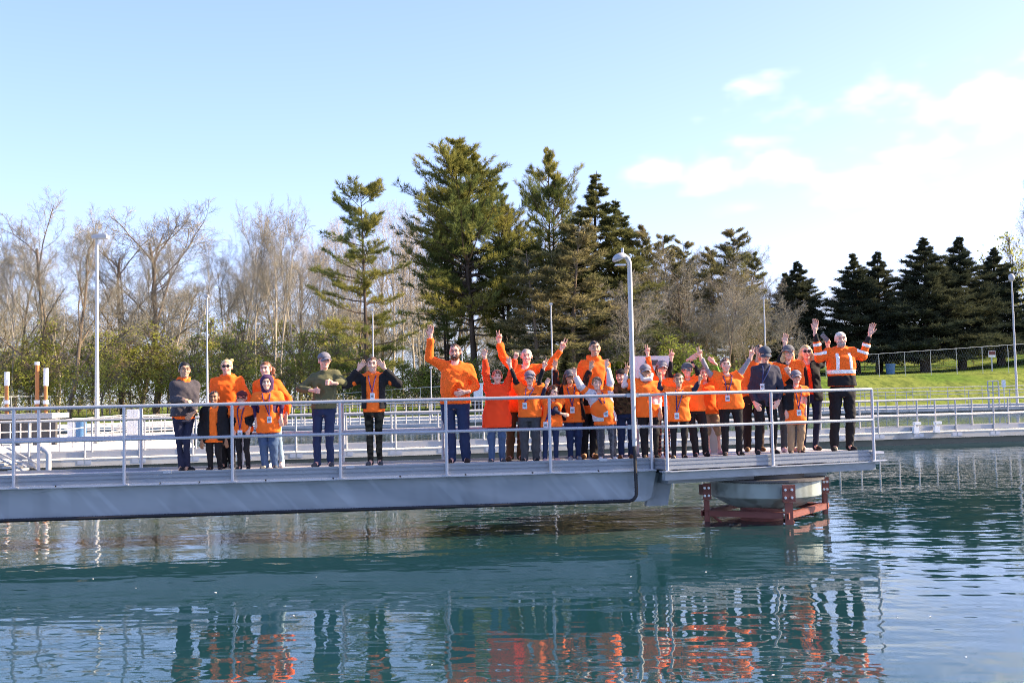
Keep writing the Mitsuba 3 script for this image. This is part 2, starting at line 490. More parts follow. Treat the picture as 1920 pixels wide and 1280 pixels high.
put("lamp_head", hd, "lamp_grey", lamp, smooth=50)
put("lens", obox([lx - 0.22, lp[1] - 0.03, 0], [lx - 0.06, lp[1] - 0.03, 0], -0.06, 0.06, top_z - 0.012, top_z + 0.008), "white_paint", lamp)
put("photo_cell", trimesh.creation.cylinder(0.022, 0.07, sections=10, transform=T4_np([lx - 0.1, lp[1], top_z + 0.225])), "lamp_grey", lamp, smooth=40)
for z in (TOPR, MIDR):
    put("clamp", obox([lx - 0.09, lp[1] + 0.01, 0], [lx + 0.09, lp[1] + 0.01, 0], 0.02, 0.06, z - 0.03, z + 0.03), "lamp_grey", lamp)
cpts = [[lx, lp[1], base_z + 0.03], [lx + 0.005, lp[1], 0.9], [lx + 0.01, lp[1], 0.55]]
for a in np.linspace(0.1, math.pi / 2, 7):
    cpts.append([lx + 0.01 - 0.12 * (1 - math.cos(a)), lp[1], 0.55 - 0.12 * math.sin(a)])
endp = A0 - WB * 0.0
cpts.append([endp[0], endp[1] + 0.0, BEAMB + 0.01])
put("cable", sweep(cpts, 0.026, 8), "dark_rubber", smooth=45, label="black cable running down from the lamp post and along the girder's lower edge", category="cable")

# electrical cabinet on the platform, behind the children
q = at(1222, yh(1222), 17.95)
cab = thing("cabinet", "pale grey steel control panel standing behind the children", "control panel")
qz = EYE + (yh(1222) - 667) * 17.95 / FPX
put("body", obox(q - UB * 0.32, q + UB * 0.32, 0, 0.22, qz - 0.75, qz), "white_paint", cab)
put("handle_plate", obox(q - UB * 0.09, q + UB * 0.12, -0.02, -0.002, qz - 0.16, qz - 0.07), "dark_steel", cab)
for s in (-0.25, 0.25):
    put("leg", obox(q + UB * (s - 0.03), q + UB * (s + 0.03), 0.08, 0.14, DECK + 0.005, qz - 0.752), "lamp_grey", cab)
q = at(1333, yh(1333), 17.9)
put("pedestal", cat(obox(q - UB * 0.09, q + UB * 0.09, 0, 0.2, DECK + 0.02, 1.5), obox(q - UB * 0.13, q + UB * 0.13, -0.03, 0.23, DECK + 0.005, DECK + 0.02)), "concrete", label="square tan pedestal seen between the children's legs on the platform", category="pedestal")

# ------------------------------------------------------------------ water, tank walls, far walkways
W0, W1 = at(-500, yh(-500), 30.3), at(2500, yh(2500), 42.6)
UW = (W1 - W0) / np.linalg.norm((W1 - W0)[:2])
UW[2] = 0
WW = np.array([-UW[1], UW[0], 0])
WALLZ = 0.42


def sheet(poly, z):
    m = trimesh.creation.triangulate_polygon(Polygon(poly), engine="earcut")
    v, f = m
    v = np.column_stack([v, np.full(len(v), z)])
    mm = trimesh.Trimesh(v, f, process=False)
    if mm.face_normals[0][2] < 0:
        mm.invert()
    return mm


g = np.linspace(-45, 60, 8)
put("water", sheet([(-60, -14), (60, -14), tuple((W1 + UW * 20)[:2] + WW[:2] * 0.5), tuple((W0 - UW * 20)[:2] + WW[:2] * 0.5)], 0.0), "water_mat", label="rippled teal water of the near tank reflecting sky and people", kind="structure")

rngf = np.random.default_rng(77)
fl = []
for i in range(26):
    m = trimesh.creation.icosphere(0, 1.0)
    m.apply_scale(np.array([0.010, 0.008, 0.004]) * rngf.uniform(0.4, 1.3))
    Yf = rngf.uniform(5.5, 14)
    m.apply_translation([rngf.uniform(-0.42, 0.45) * Yf, Yf, 0.002])
    fl.append(m)
put("foam_flecks", cat(fl), "white_paint", label="small white flecks of foam floating on the near water", category="foam", kind="stuff")


def on_line(A, B, x):
    lo, hi = -0.5, 1.5
    for _ in range(40):
        t = (lo + hi) / 2
        q = lerp(A, B, t) - CAM
        if 960 + FPX * (q @ RIGHT) / (q @ FWD) < x:
            lo = t
        else:
            hi = t
    return lerp(A, B, t)


wall = thing("tank_wall", "low concrete wall closing the near tank on the far side", "wall")
put("core", obox(W0 - UW * 20, W1 + UW * 20, 0.12, 1.35, -1.5, WALLZ - 0.12), "wet_concrete", wall)
put("coping", obox(W0 - UW * 20, W1 + UW * 20, 0.0, 1.45, WALLZ - 0.2, WALLZ), "concrete", wall)
put("coping_edge", obox(W0 - UW * 20, W1 + UW * 20, -0.015, 0.06, WALLZ + 0.001, WALLZ + 0.02), "concrete_pale", wall)
TZ, MZ = 1.60, 1.04


def far_rail(name, label, A, B, dep, x0, x1, step_px, off_px, brackets, tz=TZ, mz=MZ, zb=WALLZ, r=0.036, toe=(0.07, 0.22), group=None):
    t = thing(name, label, "railing", group)
    w = np.array([-(B - A)[1], (B - A)[0], 0])
    w /= np.linalg.norm(w)
    A, B = A + w * dep, B + w * dep
    a, b = on_line(A, B, x0), on_line(A, B, x1)
    L = np.linalg.norm((b - a)[:2])
    p0 = on_line(A, B, x0 + off_px)
    step = np.linalg.norm((on_line(A, B, 960 + step_px) - on_line(A, B, 960))[:2])
    u = (b - a) / L
    s = np.linalg.norm((p0 - a)[:2]) % step
    while s < L:
        p = a + u * s
        k = put("post", frusta([flat(p, zb)], [flat(p, tz)], r * 0.9, r * 0.9, 8), "rail_far", t, smooth=50)
        if brackets:
            put("bracket", cat(obox(p - u * 0.2, p - u * 0.02, -0.06, -0.02, zb - 0.14, zb - 0.02), obox(p + u * 0.02, p + u * 0.2, -0.06, -0.02, zb - 0.14, zb - 0.02)), "aluminium", k)
        s += step
    put("top_rail", tube(flat(a, tz), flat(b, tz), r, 8), "rail_far", t, smooth=50)
    put("mid_rail", tube(flat(a, mz), flat(b, mz), r * 0.95, 8), "rail_far", t, smooth=50)
    if toe:
        put("toe_board", obox(a, b, 0.03, 0.06, zb + toe[0], zb + toe[1]), "rail_far", t)
    return t


far_rail("handrail", "railing along the near edge of the far tank wall", W0, W1, 0.05, -60, 2150, 86, 8, True)
far_rail("handrail", "railing along the back edge of the far tank wall", W0, W1, 1.35, -60, 2150, 83, 30, False)
# sample cups on the wall's rail at the right
for x in (1751, 1712):
    p = on_line(W0, W1, x)
    put("valve_box", cat(obox(p - UW * 0.1, p + UW * 0.1, -0.12, 0.02, WALLZ + 0.0, WALLZ + 0.22), obox(p - UW * 0.04, p + UW * 0.2, -0.1, 0.06, WALLZ + 0.3, WALLZ + 0.4), tube(flat(p, WALLZ + 0.2), flat(p, WALLZ + 0.32), 0.04, 8)),
        "white_paint", label=("pale valve box with a lid on the far wall coping" if x > 1740 else "smaller white valve box left of its twin on the far wall"), category="valve box")

# second tank behind the wall
V0, V1 = at(-900, yh(-900), 78), at(2800, yh(2800), 89)
UV_ = (V1 - V0) / np.linalg.norm((V1 - V0)[:2])
UV_[2] = 0
WV = np.array([-UV_[1], UV_[0], 0])
put("water", sheet([tuple((W0 - UW * 90)[:2] + WW[:2] * 1.2), tuple((W1 + UW * 90)[:2] + WW[:2] * 1.2), tuple((V1 + UV_ * 40)[:2] + WV[:2] * 0.3), tuple((V0 - UV_ * 40)[:2] + WV[:2] * 0.3)], 0.0), "water_mat",
    label="water of the second tank behind the far wall", kind="structure")
wall2 = thing("tank_wall", "second concrete wall, beyond the second tank", "wall")
put("core", obox(V0 - UV_ * 40, V1 + UV_ * 40, 0.1, 1.3, -1.5, WALLZ - 0.2), "wet_concrete", wall2)
put("coping", obox(V0 - UV_ * 40, V1 + UV_ * 40, 0.0, 1.4, WALLZ - 0.25, WALLZ), "concrete", wall2)
far_rail("handrail", "railing along the second tank wall", V0, V1, 0.05, 380, 2150, 41, 14, False, tz=1.78, mz=1.1, r=0.035)
# paved strip and third railing in front of the grass
R0, R1 = at(-900, yh(-900), 101), at(2800, yh(2800), 112)
put("pavement", sheet([tuple((V0 - UV_ * 90)[:2] + WV[:2] * 1.3), tuple((V1 + UV_ * 90)[:2] + WV[:2] * 1.3), tuple((R1 + UV_ * 90)[:2] + WV[:2] * 4), tuple((R0 - UV_ * 90)[:2] + WV[:2] * 4)], WALLZ - 0.1), "paving_mat",
    label="grey paved strip beyond the second tank", kind="structure")
far_rail("handrail", "farthest railing, at the foot of the grass bank", R0, R1, 0.0, 380, 2150, 34, 11, False, tz=2.1, mz=1.4, zb=0.3, r=0.035, toe=None)

# service bridge across the second tank, seen between the people on the left
S0, S1 = at(395, yh(395), 57), at(868, yh(868), 54)
sb = thing("service_bridge", "narrow grey walkway bridge over the second tank", "bridge")
put("deck", obox(S0, S1, 0, 1.1, 0.62, 0.78), "rail_far", sb)
put("girder", obox(S0, S1, 0.08, 1.02, 0.25, 0.618), "galvanised", sb)
far_rail("handrail", "near railing of the narrow bridge over the second tank", S0, S1, 0.03, 400, 866, 46, 6, False, tz=1.84, mz=1.28, zb=0.78, r=0.04, toe=None)
far_rail("handrail", "far railing of the narrow bridge over the second tank", S0, S1, 1.07, 400, 866, 46, 24, False, tz=1.84, mz=1.28, zb=0.78, r=0.04, toe=None)

# ------------------------------------------------------------------ ground: one sheet rising to the right-hand bank
def ground_z(X, Y):
    px = 960 + FPX * X / np.maximum(Y, 1)
    bank = np.clip((px - 1000) / 420, 0, 1)
    bank = bank * bank * (3 - 2 * bank)
    s = np.clip((Y - 110) / 20, 0, 1)
    s = s * s * (3 - 2 * s)
    far = np.clip((Y - 130) / 60, 0, 1) + 2.2 * np.clip((Y - 152) / 55, 0, 1) ** 1.5
    n = meshkit.fbm(np.stack([X * 0.05, Y * 0.05, X * 0], -1), 3, 5) - 0.5
    hill = np.clip((px - 1720) / 250, 0, 1) ** 1.5 * 2.2 * np.clip((Y - 132) / 25, 0, 1)
    return 0.28 + bank * (s * 3.5 + far * 1.6) + (1 - bank) * np.clip((Y - 112) / 25, 0, 1) * 0.7 + n * 0.5 * np.clip((Y - 112) / 10, 0, 1) + hill


gy = np.concatenate([np.linspace(100, 180, 70), np.geomspace(182, 2500, 30)])
gx = np.concatenate([-np.geomspace(2500, 150, 16), np.linspace(-145, 145, 130), np.geomspace(150, 2500, 16)])
GX, GY = np.meshgrid(gx, gy)
GZ = ground_z(GX, GY)
n1, n0 = GX.shape
ii, jj = np.meshgrid(np.arange(n1 - 1), np.arange(n0 - 1), indexing="ij")
a = (ii * n0 + jj).ravel()
put("ground", trimesh.Trimesh(np.stack([GX, GY, GZ], -1).reshape(-1, 3), np.concatenate([np.stack([a, a + 1, a + n0 + 1], 1), np.stack([a, a + n0 + 1, a + n0], 1)]), process=False), "grass_mat", smooth=True,
    label="grass-covered ground rising to a bank on the right", kind="structure")
put("ground", sheet([(-2500, -600), (2500, -600), (2500, 101), (-2500, 101)], -1.6), "wet_concrete", label="tank floor and ground below the water", kind="structure")


def gz(X, Y):
    return float(ground_z(np.array([float(X)]), np.array([float(Y)]))[0])

# ------------------------------------------------------------------ trees
def bark(c1, c2):
    return two({"type": "diffuse", "reflectance": mikit.proc(lambda p, n, uv: mix(c1, c2, noise(p.x * 2.1, p.y * 2.1, p.z * 0.7)))})


scene["bark_brown"] = bark((0.13, 0.10, 0.075), (0.23, 0.185, 0.145))
scene["bark_dark"] = bark((0.055, 0.042, 0.034), (0.10, 0.08, 0.065))
scene["bark_pale"] = bark((0.26, 0.22, 0.175), (0.52, 0.48, 0.42))
scene["twig_brown"] = two({"type": "diffuse", "reflectance": rgb(0.27, 0.25, 0.20)})
scene["twig_mauve"] = two({"type": "diffuse", "reflectance": rgb(0.285, 0.262, 0.21)})
scene["twig_pale"] = two({"type": "diffuse", "reflectance": rgb(0.46, 0.42, 0.37)})


def leafmat(c1, c2, sc, trans):
    return {"type": "principledthin", "base_color": mikit.proc(lambda p, n, uv: mix(c1, c2, smoothstep(0.3, 0.7, fbm(p.x * sc, p.y * sc, p.z * sc, 3)))), "roughness": 0.7, "diff_trans": trans, "specular" if False else "spec_tint": 0.0}


scene["needle_pine"] = leafmat((0.115, 0.15, 0.05), (0.27, 0.26, 0.07), 0.22, 1.0)
scene["needle_spruce"] = leafmat((0.045, 0.06, 0.042), (0.08, 0.09, 0.052), 0.3, 0.5)
scene["needle_mid"] = leafmat((0.08, 0.10, 0.045), (0.15, 0.155, 0.06), 0.3, 0.8)
scene["needle_dull"] = leafmat((0.14, 0.15, 0.07), (0.25, 0.22, 0.11), 0.25, 0.9)
scene["leaf_fresh"] = leafmat((0.27, 0.30, 0.06), (0.42, 0.42, 0.11), 0.3, 1.0)
scene["leaf_green"] = leafmat((0.13, 0.19, 0.04), (0.28, 0.33, 0.07), 0.35, 1.0)


scene["leaf_litter"] = leafmat((0.19, 0.16, 0.10), (0.25, 0.26, 0.09), 0.5, 0.8)


class Wood:
    """Collects branch segments by thickness class."""

    def __init__(self):
        self.s = {}

    def add(self, cls, pts, r0, r1):
        pts = np.asarray(pts)
        r = np.linspace(r0, r1, len(pts))
        self.s.setdefault(cls, []).append((pts[:-1], pts[1:], r[:-1], r[1:]))

    def mesh(self, classes, sides):
        ms = []
        for c, n in zip(classes, sides):
            if c in self.s:
                q = [np.concatenate(x) for x in zip(*self.s[c])]
                over = (q[1] - q[0]) * 0.04
                ms.append(frusta(q[0], q[1] + over, q[2], q[3], n))
        return cat(ms)


def curve(rng, p, d, L, n, wob, lift):
    pts, d = [np.asarray(p, float)], np.asarray(d, float)
    for _ in range(n):
        d = d + rng.normal(0, wob, 3) + [0, 0, lift]
        d /= np.linalg.norm(d)
        pts.append(pts[-1] + d * L / n)
    return np.array(pts), d


def side_dir(rng, d, ang):
    x, y, z = frame(d)
    a = rng.uniform(0, 2 * np.pi)
    return math.cos(ang) * z + math.sin(ang) * (math.cos(a) * x + math.sin(a) * y)


def bare_tree(seed, H=22.0, fork=0.35, limbs=9, spread=0.65, slim=1.0, levels=(8, 8, 6), leaf=0, kind=None):
    rng = np.random.default_rng(seed)
    W = Wood()
    tips = []
    r0 = 0.0125 * H * slim

    def grow(p, d, L, r, lev):
        n = (7, 5, 4, 3, 2)[lev]
        pts, dd = curve(rng, p, d, L, n, (0.07, 0.16, 0.2, 0.22, 0.25)[lev], (0.03, 0.07, 0.05, 0.03, 0.02)[lev])
        W.add(lev, pts, r, r * (0.4 if lev < 4 else 0.7))
        if lev == 4:
            tips.append(pts[-1])
            return
        k = (limbs, *levels)[lev]
        lo = fork if lev == 0 else 0.16
        for i in range(k):
            t = lo + (1 - lo) * (i + rng.uniform(0.1, 0.9)) / k
            q = t * n
            j = min(int(q), n - 1)
            pos = pts[j] + (pts[j + 1] - pts[j]) * (q - j)
            ang = rng.uniform(0.35, 0.8) * (spread / 0.65) if lev < 2 else rng.uniform(0.4, 1.0)
            ch = side_dir(rng, pts[j + 1] - pts[j], ang)
            if lev < 2:
                ch[2] = abs(ch[2]) * 0.9 + 0.12
            f = (1 - 0.55 * t) if lev == 0 else (1 - 0.5 * t)
            grow(pos, ch / np.linalg.norm(ch), L * f * rng.uniform(0.8, 1.15) * (0.66, 0.62, 0.62, 0.78)[lev], max(r * (1 - 0.5 * t) * rng.uniform(0.35, 0.6), (0.045, 0.025, 0.0145, 0.0098)[lev]), lev + 1)

    grow([0, 0, -0.3], [rng.normal(0, 0.04), rng.normal(0, 0.04), 1], H * 0.8, r0, 0)
    tips = np.array(tips)
    s = H / np.percentile(tips[:, 2], 99.5)
    trunk, crown = W.mesh((0, 1), (8, 5)), W.mesh((2, 3, 4), (4, 3, 3))
    for m in (trunk, crown):
        m.apply_scale(s)
    return trunk, crown, tips * s


def leaf_cloud(rng, centres, n, size, spread, flat=0.6):
    """n small rhombic leaves scattered round the given centres."""
    c = centres[rng.integers(0, len(centres), n)] + rng.normal(0, spread, (n, 3)) * [1, 1, flat]
    a = rng.normal(0, 1, (n, 3))
    a /= np.linalg.norm(a, axis=1, keepdims=True)
    b = np.cross(a, rng.normal(0, 1, (n, 3)))
    b /= np.linalg.norm(b, axis=1, keepdims=True)
    s = size * rng.uniform(0.6, 1.3, (n, 1))
    v = np.stack([c - a * s, c + b * s * 0.45, c + a * s, c - b * s * 0.45], 1).reshape(-1, 3)
    k = np.arange(n)[:, None] * 4
    return trimesh.Trimesh(v, np.concatenate([k + [0, 1, 2], k + [0, 2, 3]]), process=False)


def needle_tufts(rng, pts, dirs, n, length, width, scale=None):
    """n thin needles at each point, splayed round the direction."""
    m = len(pts)
    d = np.repeat(dirs, n, 0) * 0.9 + rng.normal(0, 0.55, (m * n, 3)) + [0, 0, 0.22]
    d /= np.linalg.norm(d, axis=1, keepdims=True)
    p = np.repeat(pts, n, 0) + rng.normal(0, length * 0.18, (m * n, 3))
    w = np.cross(d, rng.normal(0, 1, (m * n, 3)))
    w /= np.linalg.norm(w, axis=1, keepdims=True)
    L = length * rng.uniform(0.7, 1.25, (m * n, 1))
    if scale is not None:
        k = np.repeat(scale, n)[:, None]
        L, p, width = L * k, np.repeat(pts, n, 0) + (p - np.repeat(pts, n, 0)) * k, width * (0.5 + 0.5 * k)
    v = np.stack([p - w * width, p + w * width, p + d * L], 1).reshape(-1, 3)
    return trimesh.Trimesh(v, np.arange(m * n * 3).reshape(-1, 3), process=False)


def conifer(seed, H, shape, nb, droop, curl, base=0.12, R=0.2, sub=9, per=3, nn=8, ln=0.42, wd=0.035, trunk_r=0.012, gap=0.0, stems=1):
    """shape(t): branch length over R * H at relative height t; droop and curl: the branch's angle and how it rises towards its tip."""
    rng = np.random.default_rng(seed)
    W = Wood()
    P, D, K = [], [], []
    for st in range(stems):
        tilt = rng.normal(0, 0.045, 3) * (stems > 1)
        pts, _ = curve(rng, [0, 0, -0.3] if stems == 1 else [*(rng.normal(0, 0.25, 2)), -0.3], np.array([0, 0, 1.0]) + tilt * [1, 1, 0] * 2, H * (1.0 if st == 0 else rng.uniform(0.8, 0.97)) + 0.3, 10, 0.012, 0.02)
        W.add(0, pts, trunk_r * H, 0.02)
        clump = rng.uniform(0, 1, nb // stems // 4 + 2)
        for i in range(nb // stems):
            t = base + (0.985 - base) * ((i + rng.uniform(0, 1)) / (nb // stems)) ** (0.92 if stems > 1 or gap else 1.2)
            if gap and rng.uniform() < gap * (1 - t):
                continue
            j = min(int(t * 10), 9)
            p = pts[j] + (pts[j + 1] - pts[j]) * (t * 10 - j)
            a = rng.uniform(0, 2 * np.pi)
            L = R * H * shape(t) * rng.uniform(0.5, 1.2)
            dz = droop(t) + rng.normal(0, 0.1)
            d = np.array([math.cos(a) * math.cos(dz), math.sin(a) * math.cos(dz), math.sin(dz)])
            bp, _ = curve(rng, p, d, L, 5, 0.06, curl)
            W.add(1, bp, max(0.02, 0.006 * H * shape(t) * 0.5), 0.012)
            for k in range(sub):
                u = 0.22 + 0.78 * (k + rng.uniform(0, 1)) / sub
                q = u * 5
                jj = min(int(q), 4)
                o = bp[jj] + (bp[jj + 1] - bp[jj]) * (q - jj)
                ax = bp[jj + 1] - bp[jj]
                ax /= np.linalg.norm(ax)
                sd = np.cross(ax, [0, 0, 1.0]) * (1 if k % 2 else -1)
                sd = sd / max(np.linalg.norm(sd), 1e-6)
                dd = ax * 0.8 + sd * rng.uniform(0.35, 0.9) + [0, 0, rng.normal(0.05, 0.15)]
                dd /= np.linalg.norm(dd)
                l2 = L * (0.34 - 0.22 * u) * rng.uniform(0.7, 1.3) + 0.15 * min(1, L / 1.5)
                W.add(2, [o, o + dd * l2], 0.014, 0.008)
                for e in range(per):
                    P.append(o + dd * l2 * (0.3 + 0.7 * (e + rng.uniform(0, 1)) / per))
                    D.append(dd)
                    K.append(min(1.0, 0.3 + 0.35 * L))
    P, D = np.array(P), np.array(D)
    return W.mesh((0,), (9,)), W.mesh((1, 2), (4, 3)), needle_tufts(rng, P, D, nn, ln, wd, np.array(K))


def proto(key, **parts):
    scene[key] = {"type": "shapegroup", **{k: mikit.ply(m, b) for k, (m, b) in parts.items()}}


HT = {}
for k, (sd, kw, tb, cb) in enumerate([
        (3, dict(H=22, fork=0.2, limbs=8, spread=0.62, levels=(8, 8, 7)), "bark_brown", "twig_brown"),
        (14, dict(H=22, fork=0.28, limbs=10, spread=0.75, levels=(8, 8, 7)), "bark_brown", "twig_mauve"),
        (25, dict(H=24, fork=0.38, limbs=11, spread=0.55, slim=0.75, levels=(7, 7, 5)), "bark_pale", "twig_mauve"),
        (37, dict(H=24, fork=0.32, limbs=12, spread=0.58, slim=0.8, levels=(7, 7, 5)), "bark_pale", "twig_pale"),
        (48, dict(H=16, fork=0.12, limbs=12, spread=0.7, slim=0.7, levels=(8, 7, 6)), "bark_brown", "twig_mauve")]):
    tr, cr, tips = bare_tree(sd, **kw)
    proto(f"bare_tree_kind_{k}", trunk=(tr, tb), crown=(cr, cb))
    HT[f"bare_tree_kind_{k}"] = kw["H"]
for k, (sd, lm, nl, Hh) in enumerate([(61, "leaf_fresh", 2100, 9.0), (72, "leaf_green", 3000, 7.0)]):
    tr, cr, tips = bare_tree(sd, H=Hh, fork=0.12, limbs=9, spread=0.8, slim=0.6, levels=(6, 5, 4))
    rng = np.random.default_rng(sd)
    sel = tips[rng.integers(0, len(tips), 420)]
    low = sel * np.array([1.0, 1.0, 0.75])
    proto(f"leafy_tree_kind_{k}", trunk=(cat(tr, cr), "bark_brown"), crown=(leaf_cloud(rng, np.concatenate([sel, low]), nl, 0.13, 0.33), lm))
    HT[f"leafy_tree_kind_{k}"] = Hh
wp = lambda t: (0.55 + 0.75 * math.sin(math.pi * min(1, (1 - t) * 1.1)) ** 0.8) * (1.0 if t < 0.8 else max(0.25, (1.02 - t) / 0.22))
tr, br, nd = conifer(5, 22, lambda t: 0.35 + 1.0 * (1 - t) ** 0.6 * (0.65 + 0.6 * math.sin(t * 23) ** 2), 80, lambda t: -0.12 + 0.75 * t ** 2, 0.05, base=0.16, R=0.2, sub=12, per=3, nn=13, ln=0.42, wd=0.026, gap=0.3)
proto("pine_kind_0", trunk=(tr, "bark_dark"), branches=(br, "bark_dark"), crown=(nd, "needle_pine"))
tr, br, nd = conifer(16, 28, lambda t: wp(t), 235, lambda t: -0.1 + 0.8 * t ** 1.5, 0.05, base=0.34, R=0.185, sub=11, per=3, nn=13, ln=0.5, wd=0.03, gap=0.3, stems=3)
proto("pine_kind_1", trunk=(tr, "bark_dark"), branches=(br, "bark_dark"), crown=(nd, "needle_pine"))
tr, br, nd = conifer(27, 26, lambda t: wp(t) * 0.9, 165, lambda t: -0.15 + 0.9 * t ** 1.5, 0.05, base=0.22, R=0.18, sub=11, per=3, nn=12, ln=0.5, wd=0.026, gap=0.45, stems=2)
proto("pine_kind_2", trunk=(tr, "bark_dark"), branches=(br, "bark_brown"), crown=(nd, "needle_pine"))
tr, br, nd = conifer(38, 24, lambda t: 0.02 + 1.0 * (1 - t) * (0.8 + 0.3 * math.sin(t * 37) ** 2), 250, lambda t: -0.32 + 0.5 * t, 0.05, base=0.08, R=0.25, sub=10, per=2, nn=10, ln=0.5, wd=0.05)
proto("spruce_kind_0", trunk=(tr, "bark_dark"), branches=(br, "bark_dark"), crown=(nd, "needle_mid"))
tr, br, nd = conifer(49, 22, lambda t: 0.012 + 1.0 * (1 - t) ** 1.05 * (0.75 + 0.35 * math.sin(t * 41) ** 2), 290, lambda t: -0.24 + 0.5 * t, 0.05, base=0.13, R=0.33, sub=12, per=2, nn=10, ln=0.55, wd=0.05, trunk_r=0.02)
proto("spruce_kind_1", trunk=(tr, "bark_dark"), branches=(br, "bark_dark"), crown=(nd, "needle_spruce"))
tr, br, nd = conifer(59, 20, lambda t: 0.2 + 0.8 * (1 - t) ** 0.7, 140, lambda t: -0.2 + 0.7 * t, 0.05, base=0.12, R=0.2, sub=10, per=2, nn=8, ln=0.46, wd=0.04, gap=0.25)
proto("pine_kind_3", trunk=(tr, "bark_brown"), branches=(br, "twig_brown"), crown=(nd, "needle_dull"))
HT.update(pine_kind_0=22, pine_kind_1=28, pine_kind_2=26, pine_kind_3=20, spruce_kind_0=24, spruce_kind_1=22)


def plant(kind, x, ytop, Y, name, label, catg="tree", group=None, rot=0.0, wide=1.0, lean=0.0):
    """A tree standing on the ground at distance Y in pixel column x, its top at pixel row ytop."""
    X = at(x, yh(x), Y)[0]
    z0 = gz(X, Y)
    ztop = at(x, ytop, Y)[2]
    s = (ztop - z0) / HT[kind]
    key = thing(name, label, catg, group)
    scene[key] = {"type": "instance", "shapegroup": {"type": "ref", "id": kind},
                  "to_world": T4().translate([X, Y, z0]).rotate([0, 1, 0], lean).rotate([0, 0, 1], rot).scale([s * wide, s * wide, s])}
    return key


B = "bare_tree_kind_"
# the trees one can tell apart, left to right
plant(B + "0", 70, 362, 128, "bare_tree", "tall bare forked tree farthest left but one, thin upper crown against the sky", rot=20, wide=0.85)
plant(B + "0", 128, 380, 124, "bare_tree", "bare tree with dark leaning trunk just left of the tall light pole", rot=140, wide=0.9, lean=3)
plant(B + "2", 18, 400, 126, "bare_tree", "slender dark bare tree at the picture's left edge", rot=80, wide=0.5)
plant(B + "1", 292, 368, 132, "bare_tree", "broad bare tree with round twiggy crown right of the tall light pole", rot=200, wide=1.15)
plant(B + "1", 232, 430, 136, "bare_tree", "lower broad bare tree behind the tall light pole", rot=10, wide=1.05)
for x, yt, Y, r, w in ((430, 440, 140, 200, 0.6), (458, 378, 138, 0, 0.62), (486, 392, 136, 260, 0.6), (510, 370, 134, 60, 0.65), (532, 384, 137, 310, 0.6), (550, 395, 131, 140, 0.6)):
    plant(B + "2", x, yt, Y, "bare_tree", "tall slim tan-barked bare tree in the clump left of the lone pine", rot=r, wide=w, group="slim bare trees left of the lone pine")
for x, yt, Y, r, w in ((598, 420, 148, 30, 0.6), (632, 398, 150, 70, 0.62), (660, 410, 146, 130, 0.55), (735, 372, 150, 100, 0.7), (757, 395, 141, 10, 0.6), (778, 380, 146, 220, 0.68), (800, 405, 142, 300, 0.6), (572, 440, 144, 250, 0.55)):
    plant(B + "3", x, yt, Y, "bare_tree", "whitish bare tree in the stand behind the lone pine", rot=r, wide=w, group="whitish bare trees behind the lone pine")
plant("pine_kind_0", 688, 350, 112, "pine_tree", "lone dark pine with open tiers of long branches behind the olive fleece", rot=35, wide=1.0)
plant("pine_kind_1", 893, 250, 124, "pine_tree", "tallest pine, broad yellow-green crown on several trunks", rot=0, wide=1.02)
plant("pine_kind_2", 960, 330, 126, "pine_tree", "lower pine filling the gap right of the tallest pine", rot=120, wide=0.85)
plant("pine_kind_2", 838, 395, 130, "pine_tree", "pine leaning out on the left flank of the tallest pine", rot=250, wide=0.7)
plant("pine_kind_2", 1040, 268, 130, "pine_tree", "thin-topped tall pine right of the tallest pine", rot=70, wide=0.78)
plant("spruce_kind_0", 1122, 322, 126, "spruce_tree", "pointed dark spruce at the right end of the tall evergreen clump", rot=15, wide=1.67)
plant("spruce_kind_0", 1165, 372, 131, "spruce_tree", "lower dark spruce behind the lamp post on the footbridge", rot=100, wide=1.58)
plant("pine_kind_3", 1075, 420, 120, "pine_tree", "dull brown-green pine below the tall evergreens", rot=10, wide=1.62)
plant("pine_kind_3", 1010, 470, 118, "pine_tree", "short dull pine under the thin-topped pine", rot=200, wide=1.62)
plant("pine_kind_3", 1375, 430, 140, "pine_tree", "hazy grey-green pine standing alone over the brown brush", rot=60, wide=1.42)
plant("pine_kind_3", 1260, 440, 138, "pine_tree", "narrow dull pine right of the lamp post top", rot=160, wide=1.22)
plant("pine_kind_3", 1215, 430, 133, "pine_tree", "narrow dull pine just right of the footbridge lamp", rot=290, wide=1.22)
plant("spruce_kind_1", 1508, 488, 150, "spruce_tree", "small pointed dark spruce left of the white-haired man", rot=0, wide=1.70)
plant("spruce_kind_1", 1482, 510, 156, "spruce_tree", "smaller dark spruce leaning out left of its pointed neighbour", rot=50, wide=1.70)
plant("spruce_kind_1", 1608, 474, 147, "spruce_tree", "broad dark spruce behind the white-haired man's raised arm", rot=80, wide=1.78)
plant("spruce_kind_1", 1650, 470, 152, "spruce_tree", "dark spruce between the two broadest spruces", rot=190, wide=1.64)
plant("spruce_kind_1", 1736, 444, 143, "spruce_tree", "broadest dark spruce on the grass bank, beside the far fence", rot=130, wide=1.94)
plant("spruce_kind_1", 1806, 442, 146, "spruce_tree", "tall dark spruce second from the right edge", rot=210, wide=1.70)
plant("spruce_kind_1", 1880, 462, 149, "spruce_tree", "dark spruce at the picture's right edge", rot=300, wide=1.84)
plant("leafy_tree_kind_0", 1900, 440, 165, "leafy_tree", "pale yellow-green leafing tree at the right edge behind the spruces", rot=0, wide=0.8)
plant(B + "1", 1925, 345, 172, "bare_tree", "bare twiggy treetop at the upper right edge", rot=77, wide=0.6)

rng = np.random.default_rng(2024)
